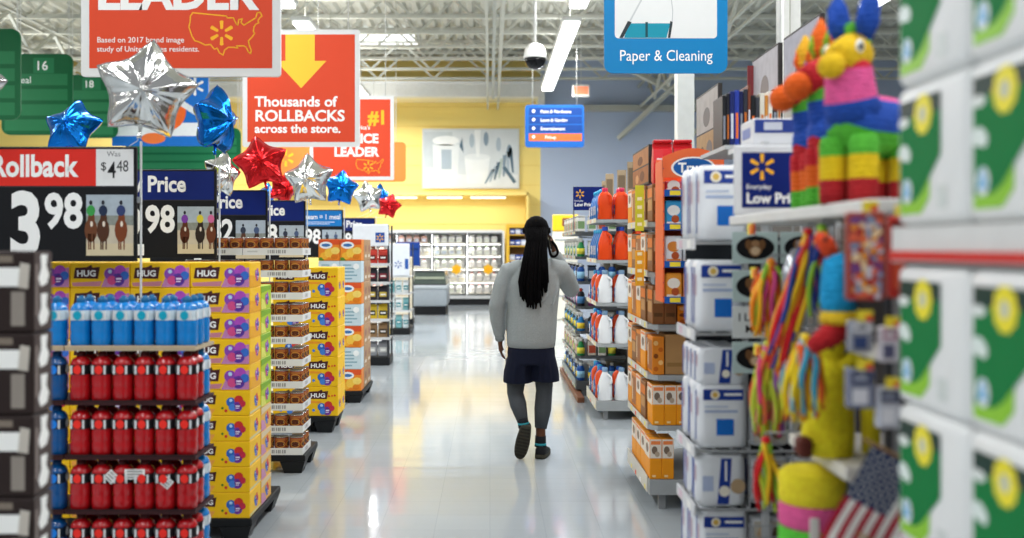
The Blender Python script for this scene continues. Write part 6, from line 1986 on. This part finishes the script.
# ---- socks and shoes
SOCK = M('#14161c', .8)
TEAL = M('#2c8c99', .7)
b = MB(); b.tube([(-.096, -.102, .31), (-.090, -.106, .275), (-.086, -.100, .245)], [.039, .040, .041], SOCK, 16); s1 = b.build('sock', per)
b = MB(); b.tube([(-.0905, -.1055, .282), (-.089, -.105, .269)], [.0415, .0422], TEAL, 16); b.build('stripe', s1)
b = MB(); b.tube([(.041, -.001, .165), (.0405, 0, .12), (.04, 0, .085)], [.040, .041, .044], SOCK, 16); s2 = b.build('sock', per)
b = MB(); b.tube([(.0405, 0, .112), (.04, 0, .096)], [.0425, .0438], TEAL, 16); b.build('stripe', s2)
def shoe(mt, lbl):
    UP, SO = M('#16171b', .75, bump=.3, bscale=120), M('#3a382f', .8, var=.12, scale=40)
    def foot(y):      # half width along the foot, heel at 0, toe at .285
        t = y / .285
        return .036 + .014 * sin(pi * min(1, t * .95)) + .004 * t if t < .8 else (.046 * math.sqrt(max(.02, 1 - ((t - .8) / .205) ** 2)))
    n = 18
    ys = [-.0, .01, .04, .09, .15, .20, .235, .262, .278, .285]
    b = MB()
    outl = [(-foot(y) if y not in (0, ) else -.022, y) for y in ys] + [(foot(y) if y not in (0, ) else .022, y) for y in reversed(ys)]
    b.loft([[(x * .94, .004 + y * .985, 0) for x, y in outl], [(x, y, .008) for x, y in outl], [(x, y, .026) for x, y in outl], [(x * .96, .002 + y * .99, .03) for x, y in outl]], SO, True, True)
    for q in range(9):
        y = .02 + q * .028
        b.box(-foot(y) * .8, y, -.003, foot(y) * .8, y + .014, .001, M('#2c2a24', .8))
    b.xf(mt)
    so = b.build('shoe_sole', per)
    so['label'] = lbl
    b = MB()
    rings = []
    for y, hgt, w_ in ((.006, .085, .75), (.02, .10, .95), (.06, .098, .98), (.10, .088, .97), (.15, .074, .96), (.20, .060, .95), (.24, .050, .9), (.268, .042, .8), (.281, .034, .5)):
        hw = max(.012, foot(y) * w_)
        ring_ = []
        for j in range(n):
            t = pi * j / (n - 1)
            ring_.append((hw * cos(t) * (1 if sin(t) < .6 else .93), y, .026 + (hgt - .026) * sin(t) ** .7))
        rings.append(ring_)
    b.loft(rings, UP, True, True)
    b.xf(mt)
    b.build('shoe_upper', per)
    b = MB()
    for q in range(4):
        y = .115 + q * .022
        z = .088 - q * .008
        b.tube([(-.026, y, z - .008), (0, y + .004, z + .002), (.026, y, z - .008)], .0035, M('#3a3c42', .7), 6)
    b.xf(mt)
    b.build('laces', per)
# planted foot, toes turned slightly out
shoe(Matrix.Translation((.032, -.055, .003)) @ Matrix.Rotation(R(-12), 4, 'Z'), 'dark shoe flat on the floor')
# trailing foot: heel up, toes on the floor, sole to the rear
toe = Vector((-.118, -.055, .012)); heel = Vector((-.070, -.158, .262))
d = (toe - heel).normalized()
up = Vector((0.10, .92, .38)); up = (up - d * up.dot(d)).normalized()
sx = d.cross(up)
mt = Matrix.Identity(4)
for i in range(3):
    mt[i][0], mt[i][1], mt[i][2], mt[i][3] = sx[i], d[i], up[i], heel[i]
shoe(mt, 'dark shoe with its worn brown sole turned to the rear')
# ---- hair: cap of locks, gathered and hanging down the back
HAIR = M('#050405', .85, var=.3, scale=80, bump=.5, bscale=70, spec=.08)
b = MB()
b.loft([ring(HC[0], HC[1] - .012, HC[2] + z, rx, ry, 24) for z, rx, ry in ((-.075, .055, .07), (-.05, .078, .088), (-.01, .09, .106), (.04, .092, .112), (.08, .076, .096), (.108, .045, .06), (.118, .015, .02))], HAIR)
rn = random.Random(4)
tie = Vector((HC[0] - .003, HC[1] - .11, HC[2] - .07))
for k in range(34):
    a = -pi * (k % 17 + .5) / 17
    el = .25 + .75 * (k // 17)
    p0 = Vector((HC[0] + .09 * cos(a) * el, HC[1] - .012 + .10 * sin(a) * el + .02, HC[2] + .115 - .10 * el))
    p1 = Vector((HC[0] + .097 * cos(a), HC[1] - .012 + .112 * sin(a), HC[2] + .0))
    b.tube([p0, p0 * .5 + p1 * .5 + Vector((0, -.012, .015)), p1, p1 * .4 + tie * .6 + Vector((0, -.008, -.004)), tie], [.010, .0115, .011, .010, .009], HAIR, 7)
b.build('hair', per)
b = MB()
for k in range(80):
    fx = rn.uniform(-1, 1)
    ly = rn.uniform(-1, 1)
    wid = .105 * fx
    ln = .40 + .10 * rn.random() - .10 * abs(fx) ** 2 - (.05 if fx > .5 else 0)
    x0 = tie.x - .01
    yb = lambda z: -.165 - .012 * ly
    pts = [tie + Vector((.074 * fx, -.016 + .03 * abs(fx) - .006 * abs(ly), .085)), tie + Vector((.070 * fx, -.034 + .02 * abs(fx) - .012 * abs(ly), .0)), Vector((x0 + wid * .72, -.13 - .02 * ly, tie.z - .07)), Vector((x0 - .01 + wid * .85, yb(0) - .012, tie.z - .18)), Vector((x0 - .018 + wid * 1.0, yb(0) - .008, tie.z - .30)), Vector((x0 - .018 + wid * .98 + .004 * rn.uniform(-1, 1), yb(0), tie.z - ln * .85)), Vector((x0 - .015 + wid * .93 + .012 * rn.uniform(-1, 1), yb(0) + .002, tie.z - ln))]
    b.tube(pts, [.010, .0115, .0115, .0115, .011, .010, .006], HAIR, 7)
b.build('ponytail', per)
# one loose lock looping out over the shoulder
def smooth_path(P, n=6):
    P = [Vector(p) for p in P]
    out = []
    for i in range(len(P) - 1):
        a, b_, c, d_ = P[max(0, i - 1)], P[i], P[i + 1], P[min(len(P) - 1, i + 2)]
        for k in range(n):
            t = k / n
            out.append(.5 * (2 * b_ + (c - a) * t + (2 * a - 5 * b_ + 4 * c - d_) * t * t + (3 * b_ - a - 3 * c + d_) * t ** 3))
    return out + [P[-1]]
b = MB(); b.tube(smooth_path([tie + Vector((.02, 0, .03)), (.085, -.07, 1.615), (.098, -.10, 1.55), (.110, -.115, 1.50), (.138, -.115, 1.490), (.160, -.10, 1.515), (.15, -.085, 1.56), (.125, -.04, 1.60)]), .0095, HAIR, 8); b.build('loose_lock', per)
# ---- phone
ph = thing('phone', 'dark phone held to the ear by the person in grey', 'phone', (PX + .1085, PY + .073, 1.597))
mtp = Euler((R(8), R(-14), R(12))).to_matrix()
b = MB(); b.rbox(-.0045, -.034, -.05, .0045, .034, .09, M('#1a1a1d', .25), .004, 2); b.xf(mtp); b.build('shell', ph)
b = MB(); b.box(-.0049, -.031, -.045, -.0046, .031, .085, M('#08080a', .1)); b.xf(mtp); b.build('screen', ph)
